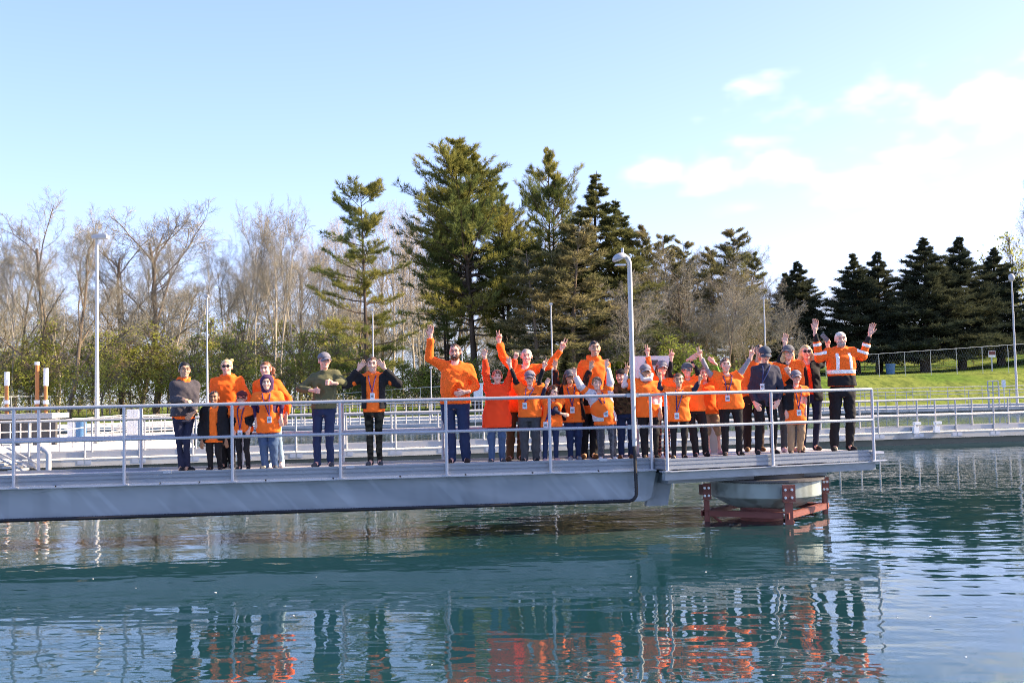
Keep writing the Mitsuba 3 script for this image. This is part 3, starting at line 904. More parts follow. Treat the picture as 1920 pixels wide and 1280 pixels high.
# the wood behind: individual bare trees
for i in range(26):
    x = -40 + 1480 * (i + rng.uniform(0.1, 0.9)) / 26
    yt = 445 + rng.uniform(-25, 70) + (25 if x < 420 else 0) + (25 if x > 1250 else 0)
    plant(B + str(rng.integers(1, 4)), x, yt, rng.uniform(150, 185), "bare_tree", "bare tree among the many in the wood behind the tanks", group="bare trees of the wood", rot=rng.uniform(0, 360), wide=rng.uniform(0.7, 0.95))
for i in range(16):
    x = -60 - 420 * (i + rng.uniform(0.1, 0.9)) / 16
    plant(B + str(rng.integers(0, 4)), x, rng.uniform(385, 470), rng.uniform(130, 170), "bare_tree", "bare tree among the many in the wood behind the tanks", group="bare trees of the wood", rot=rng.uniform(0, 360), wide=rng.uniform(0.8, 1.0))
for i in range(5):
    x = 1985 + 90 * i
    plant("spruce_kind_1", x, 455 + 15 * (i % 2), 148 + 5 * (i % 3), "spruce_tree", "dark spruce continuing the row to the right", group="spruces continuing the row", rot=70 * i, wide=1.5)
for x, yt, Y, k, w, lab in ((1300, 452, 142, "pine_kind_3", 1.2, "dull green pine between the lamp post and the hazy grey-green pine"), (1345, 468, 137, "pine_kind_3", 1.2, "shorter dull pine left of the hazy grey-green pine"), (1412, 478, 146, "pine_kind_3", 1.3, "dull pine on the right flank of the hazy grey-green pine"),
                            (1238, 455, 141, B + "3", 0.8, "pale bare treetop right of the footbridge lamp"), (1440, 520, 150, B + "1", 0.9, "bare treetop left of the smallest spruces")):
    plant(k, x, yt, Y, "pine_tree" if "pine" in k else "bare_tree", lab, rot=x % 360, wide=w)
# brown brush on the right of the evergreens
for i, (x, yt) in enumerate([(1190, 500), (1235, 520), (1285, 470), (1330, 490), (1365, 520), (1405, 500), (1440, 540), (1470, 560), (1310, 560), (1250, 570), (1120, 560), (1390, 585)]):
    plant(B + "4", x, yt, 118 + (i * 7) % 22, "bare_thicket_tree", "brownish twiggy small tree in the thicket between evergreens and spruces", "tree", "thicket trees right of the evergreens", rot=i * 77, wide=1.0)
# leafing understorey
for i in range(26):
    x = -30 + 690 * (i + rng.uniform(0, 1)) / 26
    plant("leafy_tree_kind_0", x, rng.uniform(585, 690), rng.uniform(122, 142), "leafy_shrub", "young yellow-green shrub leafing under the bare trees on the left", "shrub", "leafing shrubs on the left", rot=rng.uniform(0, 360), wide=rng.uniform(1.0, 1.5))
for i in range(24):
    x = 640 + 800 * (i + rng.uniform(0, 1)) / 24
    plant("leafy_tree_kind_1", x, rng.uniform(655, 700) - (25 if 1120 < x < 1330 else 0), rng.uniform(117, 128), "green_shrub", "green leafing shrub at the foot of the wood", "shrub", "green shrubs at the foot of the wood", rot=rng.uniform(0, 360), wide=rng.uniform(1.0, 1.5))
for i in range(12):
    x = 1440 + 560 * (i + rng.uniform(0, 1)) / 12
    plant("leafy_tree_kind_1", x, rng.uniform(622, 655), rng.uniform(158, 172), "dark_shrub", "dark shrub in the shade behind the spruces on the bank", "shrub", "shrubs behind the spruces", rot=rng.uniform(0, 360), wide=rng.uniform(1.5, 2.2))
# far-off wood that reads as one mass
for i in range(120):
    x = -520 + 2900 * (i + rng.uniform(0, 1)) / 120
    Y = rng.uniform(190, 250)
    X = at(x, yh(x), Y)[0]
    s = (at(x, rng.uniform(575, 655), Y)[2] - gz(X, Y)) / HT[B + "4"]
    key = f"far_wood__{i + 1:03d}"
    scene[key] = {"type": "instance", "shapegroup": {"type": "ref", "id": B + ("4" if i % 3 else "1")}, "to_world": T4().translate([X, Y, gz(X, Y)]).rotate([0, 0, 1], rng.uniform(0, 360)).scale([s * 1.5, s * 1.5, s])}
strip = []
for i in range(520):
    x = -520 + 2900 * rng.uniform(0, 1)
    Y = rng.uniform(135, 185) if x < 1420 else rng.uniform(168, 195)
    p = at(x, yh(x), Y)
    strip.append([p[0], Y, gz(p[0], Y) + rng.uniform(0.2, 2.6)])
strip = np.array(strip)
put("undergrowth", leaf_cloud(rng, strip, 52000, 0.2, 1.3, 0.75), "leaf_litter", label="tangled tan and green undergrowth along the foot of the wood", category="undergrowth", kind="stuff")
labels["far_wood"] = {"label": "far-off brown mass of bare woodland behind the trees", "category": "woodland", "kind": "stuff"}

# ------------------------------------------------------------------ plant behind the tanks: light poles, fences, slab, valves
def zat(x, y, Y):
    return at(x, y, Y)[2]


for x, yt, Y, r, lab in ((182, 447, 45, 0.1, "tall grey light pole nearest on the left"), (389, 556, 90, 0.1, "light pole between the woman in charcoal and the blonde woman"), (701, 582, 105, 0.1, "light pole beside the lone pine's trunk"),
                         (1037, 571, 100, 0.1, "light pole behind the waving children, under the tall evergreens"), (1438, 560, 105, 0.1, "light pole above the navy-capped boy"), (1906, 520, 90, 0.11, "light pole at the picture's right edge on the grass bank"),
                         (868, 657, 100, 0.08, "short lamp post right of the bearded man's head"), (809, 690, 100, 0.07, "shortest lamp post under the bearded man's raised arm")):
    p = at(x, yh(x), Y)
    zb = gz(p[0], Y) if Y > 100 else 0.35
    zt = zat(x, yt, Y)
    t = thing("light_pole", lab, "light pole")
    put("pole", frusta([flat(p, zb)], [flat(p, zt)], r, r * 0.62, 10, True), "lamp_grey" if Y > 50 else "pole_grey", t, smooth=40)
    put("base", frusta([flat(p, zb)], [flat(p, zb + 0.25)], r * 1.7, r * 1.5, 10, True), "concrete", t)
    hx = 0.32 if Y < 60 else 0.0
    if x == 1906:
        m = trimesh.creation.icosphere(2, 0.26)
        m.apply_scale([1, 1, 1.3])
        m.apply_translation(flat(p, zt))
        put("lamp_head", m, "lamp_grey", t, smooth=True)
    else:
        put("lamp_head", cat(box(flat(p, zt) + [-0.16, -0.2, -0.02], flat(p, zt) + [0.16 + hx, 0.2, 0.12]), box(flat(p, zt) + [-0.1, -0.14, 0.12], flat(p, zt) + [0.1 + hx, 0.14, 0.17])), "lamp_grey", t)


def chain_fence(label, pts, step, barbed=False):
    """pts: (ground point, top height); posts, top rail and a woven wire mesh."""
    t = thing("chain_link_fence", label, "fence")
    wires0, wires1 = [], []
    for (a, za), (b, zb) in zip(pts[:-1], pts[1:]):
        a, b = np.asarray(a, float), np.asarray(b, float)
        L = np.linalg.norm((b - a)[:2])
        n = max(1, int(round(L / step)))
        for i in range(n + 1):
            q = lerp(a, b, i / n)
            if i == n and b is not pts[-1][0] and (b != np.asarray(pts[-1][0])).any():
                continue
            z1 = za + (zb - za) * i / n
            put("post", frusta([flat(q, gz(q[0], q[1]) - 0.1)], [flat(q, z1)], 0.032, 0.032, 6, True), "fence_wire", t)
        put("top_rail", tube(flat(a, za), flat(b, zb), 0.035, 6), "fence_wire", t)
        m = int(L / 0.3)
        for i in range(m):
            f0, f1 = i / m, min((i + 5) / m, 1)
            q0, q1 = lerp(a, b, f0), lerp(a, b, f1)
            g0, g1 = gz(q0[0], q0[1]), gz(q1[0], q1[1])
            z0_, z1_ = za + (zb - za) * f0, za + (zb - za) * f1
            wires0 += [flat(q0, g0), flat(q0, z0_)]
            wires1 += [flat(q1, z1_), flat(q1, g1)]
        if barbed:
            for h_ in (0.15, 0.28, 0.4):
                wires0.append(flat(a, za + h_))
                wires1.append(flat(b, zb + h_))
    k = put("wire_mesh", frusta(wires0, wires1, 0.0016, 0.0016, 3), "fence_wire", t)
    labels[k] = {"kind": "stuff"}


gp = lambda x, Y: flat(at(x, yh(x), Y), 0)
chain_fence("chain-link fence with barbed wire along the wood on the left", [(gp(-60, 112), zat(-60, 744, 112)), (gp(330, 148), zat(330, 741, 148)), (gp(560, 150), zat(560, 738, 150))], 3.0, True)
chain_fence("chain-link fence rising to the right behind the footbridge's middle", [(gp(600, 121), zat(600, 741, 121)), (gp(735, 116), zat(735, 730, 116)), (gp(1010, 112), zat(1010, 712, 112))], 3.2)
chain_fence("chain-link fence on top of the grass bank at the right", [(gp(1400, 127), zat(1400, 682, 127)), (gp(1650, 127), zat(1650, 663, 127)), (gp(1990, 127), zat(1990, 640, 127))], 3.1)

# bright concrete slab behind the wall at the left
fa = on_line(W0, W1, -150) + WW * 1.5
fb = on_line(W0, W1, 372) + WW * 1.5
ba, bb = at(-260, yh(-260), 62), at(335, yh(335), 62)
put("pavement", trimesh.util.concatenate([sheet([tuple(fa[:2]), tuple(fb[:2]), tuple(bb[:2]), tuple(ba[:2])], WALLZ + 0.03), cat(obox(fa, fb, -0.01, 0.1, -0.5, WALLZ + 0.025))]), "concrete_pale", label="bright sunlit concrete slab behind the tank wall at the left", kind="structure")


def line_rail(label, A, B, n, lines=3, top=1.1, r=0.025, mat="rail_far", catg="railing"):
    """A rail of n posts and several lines between two ground points."""
    t = thing("pipe_railing", label, catg)
    A, B = np.asarray(A, float), np.asarray(B, float)
    for i in range(n + 1):
        q = lerp(A, B, i / n)
        put("post", frusta([q], [q + [0, 0, top]], r, r, 7, True), mat, t)
    for i in range(lines):
        z = top * (1 - i / lines)
        put("rail", tube(A + [0, 0, z], B + [0, 0, z], r * 0.9, 7), mat, t)


S_ = lambda x, Y: atz(x, Y, WALLZ + 0.035)
line_rail("railing running back across the bright slab at the left", S_(112, 38), S_(262, 60), 9, 3, 1.1)
line_rail("railing of many thin lines at the back of the bright slab", S_(135, 57), S_(325, 61), 8, 6, 0.95, 0.03)
line_rail("short railing in front of the dark gate structure", S_(-20, 36), S_(112, 38), 7, 3, 1.12)
line_rail("railing beside the white cabinet, behind the woman in charcoal", S_(262, 50), S_(372, 56), 5, 3, 1.1)
# dark gate structure with its posts
gs = thing("gate_structure", "dark steel sluice structure on the slab at the far left", "structure")
a, b = S_(-40, 45), S_(100, 45)
u = (b - a) / np.linalg.norm(b - a)
zt = zat(50, 775, 45)
put("top_slab", obox(a, b, -0.2, 1.6, zt - 0.22, zt), "grey_box", gs)
for i in range(5):
    q = lerp(a, b, i / 4)
    put("column", obox(q - u * 0.09, q + u * 0.09, 0, 0.2, WALLZ, zt - 0.222), "dark_steel", gs)
for i in range(4):
    q0, q1 = lerp(a, b, i / 4) + u * 0.1, lerp(a, b, (i + 1) / 4) - u * 0.1
    put("panel", obox(q0, q1, 0.12, 0.18, WALLZ + 0.2, zt - 0.23), "dark_steel", gs)
for x, yt, yw, lab in ((12.5, 697, 723, "leftmost valve post, brown with white upper half"), (69.5, 678, 684, "tallest valve post, orange with a small white cap"), (86, 690, 723, "valve post with white upper half right of the tallest one")):
    p = at(x, yh(x), 45.4)
    t = thing("valve_post", lab, "post")
    z1, zw, z0_ = zat(x, yt, 45.4), zat(x, yw, 45.4), zt + 0.001
    put("stem", frusta([flat(p, z0_)], [flat(p, zw)], 0.085, 0.085, 10), "orange_pipe", t, smooth=40)
    put("sleeve", frusta([flat(p, zw)], [flat(p, z1)], 0.105, 0.105, 10, True), "white_paint", t, smooth=40)
    put("collar", frusta([flat(p, zat(x, 757, 45.4))], [flat(p, zat(x, 750, 45.4))], 0.12, 0.12, 10, True), "white_paint", t, smooth=40)
    put("hand_wheel", trimesh.creation.torus(0.16, 0.025, 14, 6, transform=T4_np(flat(p, zt + 0.14))), "dark_steel", t)
p = S_(250, 48)
cb = thing("utility_cabinet", "white utility cabinet on the slab left of the woman in charcoal", "cabinet")
put("body", box(p + [-0.3, 0, 0.25], p + [0.3, 0.4, zat(250, 767, 48) - p[2]]), "white_paint", cb)
put("door", box(p + [-0.26, -0.02, 0.3], p + [0.02, -0.002, zat(250, 767, 48) - p[2] - 0.05]), "white_paint", cb)
put("door", box(p + [0.035, -0.02, 0.3], p + [0.26, -0.002, zat(250, 767, 48) - p[2] - 0.05]), "white_paint", cb)
put("plinth", box(p + [-0.33, -0.03, -0.02], p + [0.33, 0.43, 0.249]), "concrete", cb)
for x, lab, mat in ((137, "cream valve housing beside the slab railing", "white_paint"), (152, "blue drum beside the slab railing", "blue_bin")):
    p = S_(x, 55)
    t = thing("drum", lab, "drum")
    put("body", frusta([p], [p + [0, 0, 0.85]], 0.27, 0.27, 14, True), mat, t, smooth=40)
    put("lid", frusta([p + [0, 0, 0.851]], [p + [0, 0, 0.93]], 0.29, 0.24, 14, True), mat, t, smooth=40)
# goose-neck pipe and stair rail at the wall, far left
q0 = at(74, 842, 31.0)
q1 = at(91, 848, 30.6)
pts = [q0 + [-0.25, 1.2, 0.0], q0 + [0, 0.3, 0.02], q0 + [0.08, 0.0, 0.02]] + [lerp(q0, q1, 1) + np.array([-0.2 * (1 - math.sin(a)), 0, 0.16 * math.cos(a) - 0.06]) for a in np.linspace(0.2, 1.57, 5)] + [flat(q1, -0.4)]
put("outlet_pipe", sweep(pts, 0.075, 10), "lamp_grey", smooth=50, label="grey goose-neck pipe dipping into the water at the left", category="pipe")
st = thing("stair", "small stair with sloping handrails going down at the far left edge", "stair")
for i in range(6):
    p = at(-8 + i * 11, 862 + i * 6, 31.2)
    put("step", box(p + [-0.12, -0.1, -0.06], p + [0.12, 0.8, 0.0]), "rail_far", st)
for dy, dz in ((-0.1, 0.32), (-0.1, 0.16), (0.8, 0.32), (0.8, 0.16)):
    put("handrail", tube(at(-12, 862, 31.2) + [0, dy, dz], at(52, 895, 31.2) + [0, dy, dz], 0.028, 8), "rail_far", st)
# things on the right-hand side
p = at(1862, yh(1862), 84.5)
fr_ = thing("access_frame", "pale metal access frame with a small gate on the second tank wall", "frame")
for dx in (-0.42, -0.02, 0.42):
    put("post", frusta([flat(p, WALLZ) + [dx, 0, 0]], [flat(p, zat(1862, 714, 84.5)) + [dx, 0, 0]], 0.045, 0.045, 7, True), "rail_far", fr_)
put("rail", tube(flat(p, zat(1862, 714, 84.5)) + [-0.42, 0, 0], flat(p, zat(1862, 714, 84.5)) + [0.42, 0, 0], 0.045, 7), "rail_far", fr_)
put("rail", tube(flat(p, zat(1862, 726, 84.5)) + [-0.42, 0, 0], flat(p, zat(1862, 726, 84.5)) + [0.42, 0, 0], 0.04, 7), "rail_far", fr_)
p = at(1882, yh(1882), 84.3)
sb_ = thing("switch_box", "small grey switch box on a post right of the access frame", "switch box")
put("box", box(flat(p, zat(1882, 726, 84.3)) - [0.12, 0.1, 0], flat(p, zat(1882, 712, 84.3)) + [0.12, 0.1, 0]), "white_paint", sb_)
put("post", frusta([flat(p, WALLZ)], [flat(p, zat(1882, 726, 84.3))], 0.04, 0.04, 6), "lamp_grey", sb_)
X = at(1671, yh(1671), 136)[0]
zb = gz(X, 136)
bn = thing("litter_bin", "blue-grey litter bin on the grass under the spruces", "bin")
put("body", frusta([[X, 136, zb]], [[X, 136, zb + 1.25]], 0.5, 0.62, 14, True), "blue_bin", bn, smooth=40)
put("rim", frusta([[X, 136, zb + 1.251]], [[X, 136, zb + 1.33]], 0.66, 0.66, 14, True), "blue_bin", bn, smooth=40)
X = at(1862, yh(1862), 133)[0]
zb = gz(X, 133)
sg = thing("notice_board", "small red and white notice board on a post at the right", "sign")
put("post", box([X - 0.07, 133, zb], [X + 0.07, 133.12, zb + 2.6]), "lamp_grey", sg)
put("board", box([X - 0.45, 132.9, zb + 1.75], [X + 0.45, 132.97, zb + 2.55]), "white_paint", sg)
put("panel", box([X - 0.4, 132.86, zb + 2.05], [X + 0.4, 132.895, zb + 2.5]), "red_steel", sg)
p = at(897, yh(897), 60)
wb = thing("white_board", "white notice board beyond the railing left of the boy in red-orange", "sign")
put("board", box(flat(p, zat(897, 744, 60)) - [0.26, 0.03, 0], flat(p, zat(897, 718, 60)) + [0.26, 0.03, 0]), "white_paint", wb)
for dx in (-0.2, 0.2):
    put("post", frusta([flat(p, 0.2) + [dx, 0.06, 0]], [flat(p, zat(897, 720, 60)) + [dx, 0.06, 0]], 0.03, 0.03, 6), "lamp_grey", wb)

# ------------------------------------------------------------------ people: bodies and clothes as blended solids
def rcone(a, b, ra, rb, k=0.02):
    return ("cone", np.asarray(a, float), np.asarray(b, float), ra, rb, k)


def ell(c, r, R=None, k=0.02):
    return ("ell", np.asarray(c, float), np.asarray(r, float), np.eye(3) if R is None else R, k)


def sub(p):
    return ("sub", p)


def loft(zs, cx, cy, w, d, yaw=0.0, k=0.02):
    """A trunk of elliptic sections: heights, centres, half widths and half depths."""
    return ("loft", np.asarray(zs, float), np.asarray(cx, float), np.asarray(cy, float), np.asarray(w, float), np.asarray(d, float), yaw, k)


def bounds(p):
    if p[0] == "sub":
        return bounds(p[1])
    if p[0] == "cone":
        r = max(p[3], p[4])
        return np.minimum(p[1], p[2]) - r, np.maximum(p[1], p[2]) + r
    if p[0] == "ell":
        e = np.sqrt(((p[3] * p[2][None, :]) ** 2).sum(1))
        return p[1] - e, p[1] + e
    zs, cx, cy, w, d = p[1:6]
    m = np.maximum(w, d).max()
    return np.array([cx.min() - m, cy.min() - m, zs[0]]), np.array([cx.max() + m, cy.max() + m, zs[-1]])


def dist(p, P):
    if p[0] == "cone":
        a, b, ra, rb = p[1:5]
        ab = b - a
        t = np.clip(((P - a) @ ab) / max(ab @ ab, 1e-9), 0, 1)
        return np.linalg.norm(P - a - t[..., None] * ab, axis=-1) - (ra + (rb - ra) * t)
    if p[0] == "ell":
        q = (P - p[1]) @ p[3]
        k0 = np.linalg.norm(q / p[2], axis=-1)
        k1 = np.linalg.norm(q / p[2] ** 2, axis=-1)
        return k0 * (k0 - 1) / np.maximum(k1, 1e-6)
    zs, cx, cy, w, d, yaw = p[1:7]
    z = np.clip(P[..., 2], zs[0], zs[-1])
    X, Y = P[..., 0] - np.interp(z, zs, cx), P[..., 1] - np.interp(z, zs, cy)
    c, s = math.cos(yaw), math.sin(yaw)
    u, v = X * c + Y * s, -X * s + Y * c
    W, D = np.interp(z, zs, w), np.interp(z, zs, d)
    e = (np.abs(u / W) ** 2.4 + np.abs(v / D) ** 2.4) ** (1 / 2.4)
    h = (e - 1) * np.minimum(W, D) * np.where(e < 1, 1, 0.9 + 0 * e)
    dz = np.abs(P[..., 2] - z)
    return np.where(dz > 0, np.sqrt(np.maximum(h, 0) ** 2 + dz ** 2), np.maximum(h, np.maximum(zs[0] - P[..., 2], P[..., 2] - zs[-1])))


def solid(prims, h, clip=None, wrinkle=0.0, wf=(14, 14, 7), seed=0):
    """The surface of the blended solid on a grid of step h. clip: functions of the points, each kept where negative."""
    adds = [p for p in prims if p[0] != "sub"]
    lo = np.min([bounds(p)[0] for p in adds], 0) - 3 * h - 0.01
    hi = np.max([bounds(p)[1] for p in adds], 0) + 3 * h + 0.01
    n = np.ceil((hi - lo) / h).astype(int) + 1
    F = np.full(n, 0.25)
    for p in prims:
        neg = p[0] == "sub"
        q = p[1] if neg else p
        k = max(q[-1], 1e-4)
        b0, b1 = bounds(q)
        i0 = np.clip(np.floor((b0 - k - 2 * h - lo) / h).astype(int), 0, n)
        i1 = np.clip(np.ceil((b1 + k + 2 * h - lo) / h).astype(int) + 1, 0, n)
        if (i1 <= i0).any():
            continue
        g = np.stack(np.meshgrid(*[lo[a] + h * np.arange(i0[a], i1[a]) for a in range(3)], indexing="ij"), -1)
        d = dist(q, g)
        S = F[i0[0]:i1[0], i0[1]:i1[1], i0[2]:i1[2]]
        if neg:
            e = np.clip(0.5 - 0.5 * (S + d) / k, 0, 1)
            S[...] = S * (1 - e) - d * e + k * e * (1 - e)
        else:
            e = np.clip(0.5 + 0.5 * (S - d) / k, 0, 1)
            S[...] = S * (1 - e) + d * e - k * e * (1 - e)
    if clip or wrinkle:
        near = np.abs(F) < 0.12
        idx = np.argwhere(near)
        P = lo + h * idx
        v = F[near]
        if wrinkle:
            w1 = meshkit.fbm(P * np.asarray(wf) + seed * 7.3, 3, seed) - 0.5
            q2 = P @ np.array([[9.0, 3, 4], [2, 9.0, 3], [7, -4, 6.0]]) + seed * 3.1
            w2 = 0.5 - np.abs(meshkit.noise(q2, seed + 50) - 0.5) * 2
            v = v + wrinkle * (w1 * 2.2 + w2 * 1.1)
        for c in clip or ():
            v = np.maximum(v, c(P))
        F[near] = v
        if clip:
            deep = F < -0.1
            if deep.any():
                P = lo + h * np.argwhere(deep)
                v = F[deep]
                for c in clip:
                    v = np.maximum(v, c(P))
                F[deep] = v
    return nets(F, lo, h)


_C = np.array([[i, j, k] for i in (0, 1) for j in (0, 1) for k in (0, 1)])
_E = [(a, b) for a in range(8) for b in range(a + 1, 8) if np.abs(_C[a] - _C[b]).sum() == 1]


def nets(F, lo, h):
    """Naive surface nets."""
    s = F < 0
    cnt = sum(s[c[0]:s.shape[0] - 1 + c[0], c[1]:s.shape[1] - 1 + c[1], c[2]:s.shape[2] - 1 + c[2]].astype(np.int8) for c in _C)
    cells = np.argwhere((cnt > 0) & (cnt < 8))
    if not len(cells):
        return trimesh.Trimesh(np.zeros((0, 3)), np.zeros((0, 3), int), process=False)
    vals = np.stack([F[tuple((cells + c).T)] for c in _C], 1)
    acc, num = np.zeros((len(cells), 3)), np.zeros(len(cells))
    for a, b in _E:
        m = (vals[:, a] < 0) != (vals[:, b] < 0)
        t = vals[:, a] / np.where(m, vals[:, a] - vals[:, b], 1)
        acc += np.where(m[:, None], _C[a] + t[:, None] * (_C[b] - _C[a]), 0)
        num += m
    V = lo + h * (cells + acc / num[:, None])
    ID = np.full(np.array(F.shape) - 1, -1)
    ID[tuple(cells.T)] = np.arange(len(cells))
    Q = []
    for ax in range(3):
        o1, o2 = np.eye(3, dtype=int)[(ax + 1) % 3], np.eye(3, dtype=int)[(ax + 2) % 3]
        A = [slice(None)] * 3
        Bq = [slice(None)] * 3
        A[ax], Bq[ax] = slice(0, -1), slice(1, None)
        sa, sb = s[tuple(A)], s[tuple(Bq)]
        e = np.argwhere(sa != sb)
        ok = (e[:, (ax + 1) % 3] > 0) & (e[:, (ax + 2) % 3] > 0) & (e[:, (ax + 1) % 3] < F.shape[(ax + 1) % 3] - 1) & (e[:, (ax + 2) % 3] < F.shape[(ax + 2) % 3] - 1)
        e = e[ok]
        q = np.stack([ID[tuple((e - o1 - o2).T)], ID[tuple((e - o2).T)], ID[tuple(e.T)], ID[tuple((e - o1).T)]], 1)
        flip = ~sa[tuple(e.T)]
        q[flip] = q[flip][:, ::-1]
        Q.append(q)
    Q = np.concatenate(Q)
    Q = Q[(Q >= 0).all(1)]
    return trimesh.Trimesh(V, np.concatenate([Q[:, [0, 1, 2]], Q[:, [0, 2, 3]]]), process=False)


def relax(m, n=2):
    v = np.array(m.vertices)
    e = m.faces[:, [0, 1, 1, 2, 2, 0]].reshape(-1, 2)
    for _ in range(n):
        acc, cnt = np.zeros_like(v), np.zeros(len(v))
        for a, b in ((0, 1), (1, 0)):
            np.add.at(acc, e[:, a], v[e[:, b]])
            np.add.at(cnt, e[:, a], 1)
        v = v * 0.6 + 0.4 * acc / np.maximum(cnt, 1)[:, None]
    return trimesh.Trimesh(v, m.faces, process=False)


def cloth(name, c, rough=0.9):
    if name not in scene:
        scene[name] = two({"type": "principled", "base_color": rgb(*c), "roughness": rough, "specular": 0.25, "sheen": 0.3})
    return name


def vcloth(name):
    if name not in scene:
        scene[name] = two({"type": "diffuse", "reflectance": {"type": "mesh_attribute", "name": "vertex_color"}})
    return name


SKIN = {"fair": (0.70, 0.42, 0.32), "pink": (0.72, 0.39, 0.30), "tan": (0.50, 0.29, 0.19), "brown": (0.27, 0.14, 0.085), "dark": (0.13, 0.065, 0.042)}
for k_, v_ in SKIN.items():
    scene["skin_" + k_] = two({"type": "principled", "base_color": rgb(*v_), "roughness": 0.5, "specular": 0.4})
CLOTH = {"orange": (0.97, 0.14, 0.016), "tee_orange": (0.97, 0.17, 0.022), "red_orange": (0.95, 0.065, 0.014), "deep_orange": (0.88, 0.095, 0.012), "charcoal": (0.055, 0.05, 0.06), "black": (0.014, 0.014, 0.017), "navy": (0.018, 0.022, 0.05),
         "dark_jeans": (0.02, 0.033, 0.085), "jeans": (0.055, 0.095, 0.185), "light_jeans": (0.25, 0.36, 0.48), "olive": (0.105, 0.105, 0.055), "khaki": (0.30, 0.21, 0.13), "brown": (0.13, 0.068, 0.03), "dark_brown": (0.035, 0.022, 0.02),
         "grey": (0.25, 0.26, 0.29), "pale_grey": (0.55, 0.53, 0.56), "white": (0.75, 0.74, 0.76), "slate": (0.055, 0.06, 0.07), "purple": (0.05, 0.025, 0.075), "green": (0.12, 0.33, 0.05), "boot_brown": (0.16, 0.065, 0.025),
         "pink": (0.55, 0.35, 0.36), "cap_grey": (0.17, 0.165, 0.20), "cap_slate": (0.10, 0.105, 0.125), "cap_navy": (0.05, 0.065, 0.095), "cap_red": (0.09, 0.02, 0.025), "lanyard": (0.06, 0.03, 0.14), "lanyard_blue": (0.03, 0.05, 0.16),
         "badge": (0.62, 0.68, 0.74), "lips": (0.42, 0.13, 0.11), "teeth": (0.75, 0.72, 0.68), "eye": (0.085, 0.06, 0.05), "print": (0.10, 0.03, 0.02), "jacket_navy": (0.035, 0.037, 0.06)}
for k_, v_ in CLOTH.items():
    cloth("cloth_" + k_, v_)
scene["cloth_reflective"] = two({"type": "principled", "base_color": rgb(0.88, 0.88, 0.86), "roughness": 0.35, "specular": 0.5})
HAIR = {"black": (0.012, 0.01, 0.01), "brown": (0.075, 0.04, 0.022), "light_brown": (0.17, 0.095, 0.05), "auburn": (0.16, 0.065, 0.03), "blond": (0.55, 0.40, 0.20), "grey": (0.30, 0.27, 0.25), "white": (0.60, 0.58, 0.55), "stubble": (0.36, 0.31, 0.28)}
for k_, v_ in HAIR.items():
    scene["hair_" + k_] = two({"type": "principled", "base_color": rgb(*v_), "roughness": 0.45, "specular": 0.4})
scene["dark_glass"] = pr((0.01, 0.01, 0.012), 0.15)
scene["phone_glass"] = pr((0.12, 0.13, 0.15), 0.25)


def rotz(a):
    c, s = math.cos(a), math.sin(a)
    return np.array([[c, -s, 0], [s, c, 0], [0, 0, 1.0]])


def rotx(a):
    c, s = math.cos(a), math.sin(a)
    return np.array([[1.0, 0, 0], [0, c, -s], [0, s, c]])


def roty(a):
    c, s = math.cos(a), math.sin(a)
    return np.array([[c, 0, s], [0, 1.0, 0], [-s, 0, c]])


def hand_prims(wrist, tip, palm, S, pose, thumb):
    """A palm, four fingers and a thumb. tip: where the middle finger points to; palm: the way the palm faces; thumb: +1 or -1 along the hand's width."""
    z = tip / np.linalg.norm(tip)
    y = palm - z * (palm @ z)
    y /= np.linalg.norm(y)
    x = np.cross(y, z) * thumb
    L = 0.185 * S
    P = lambda a, b, c: wrist + (x * a + y * b + z * c) * L
    out = [rcone(P(0, 0, -0.35), P(0, 0, 0.12), 0.135 * L, 0.15 * L, 0.01)]
    for a in (-0.15, -0.05, 0.05, 0.15):
        out.append(rcone(P(a * 0.75, 0, 0.1), P(a, 0, 0.47), 0.082 * L, 0.075 * L, 0.012))
    ln = (0.36, 0.45, 0.49, 0.45)
    for i, a in enumerate((-0.165, -0.055, 0.055, 0.165)):
        r = 0.054 * L
        q0 = P(a, 0, 0.47)
        ext = pose == "open" or (pose == "victory" and i >= 2)
        if ext:
            sp = a * (0.75 if pose == "open" else 0.9) + ((-0.08, 0.02, -0.10, 0.12)[i] if pose == "victory" else (-0.03, 0, 0.01, 0.03)[i])
            m = P(a + sp * ln[i] * 0.5, 0.02, 0.47 + ln[i] * 0.52)
            e = P(a + sp * ln[i], 0.06, 0.47 + ln[i])
            out += [rcone(q0, m, r, r * 0.95, 0.006), rcone(m, e, r * 0.95, r * 0.8, 0.004)]
        elif pose == "relax":
            m = P(a, 0.08, 0.47 + ln[i] * 0.5)
            e = P(a, 0.24, 0.47 + ln[i] * 0.8)
            out += [rcone(q0, m, r, r, 0.006), rcone(m, e, r, r * 0.85, 0.004)]
        else:
            m = P(a, 0.13, 0.60)
            e = P(a, 0.24, 0.44)
            out += [rcone(q0, m, r * 1.05, r, 0.006), rcone(m, e, r, r * 0.9, 0.004), rcone(e, P(a, 0.16, 0.3), r * 0.9, r * 0.8, 0.004)]
    t0, t1 = P(0.13, 0.02, 0.13), P(0.27, 0.06, 0.33)
    t2 = P(0.36, 0.1, 0.52) if pose in ("open", "relax") else P(0.08, 0.24, 0.5)
    out += [rcone(t0, t1, 0.08 * L, 0.062 * L, 0.012), rcone(t1, t2, 0.06 * L, 0.048 * L, 0.005)]
    return out


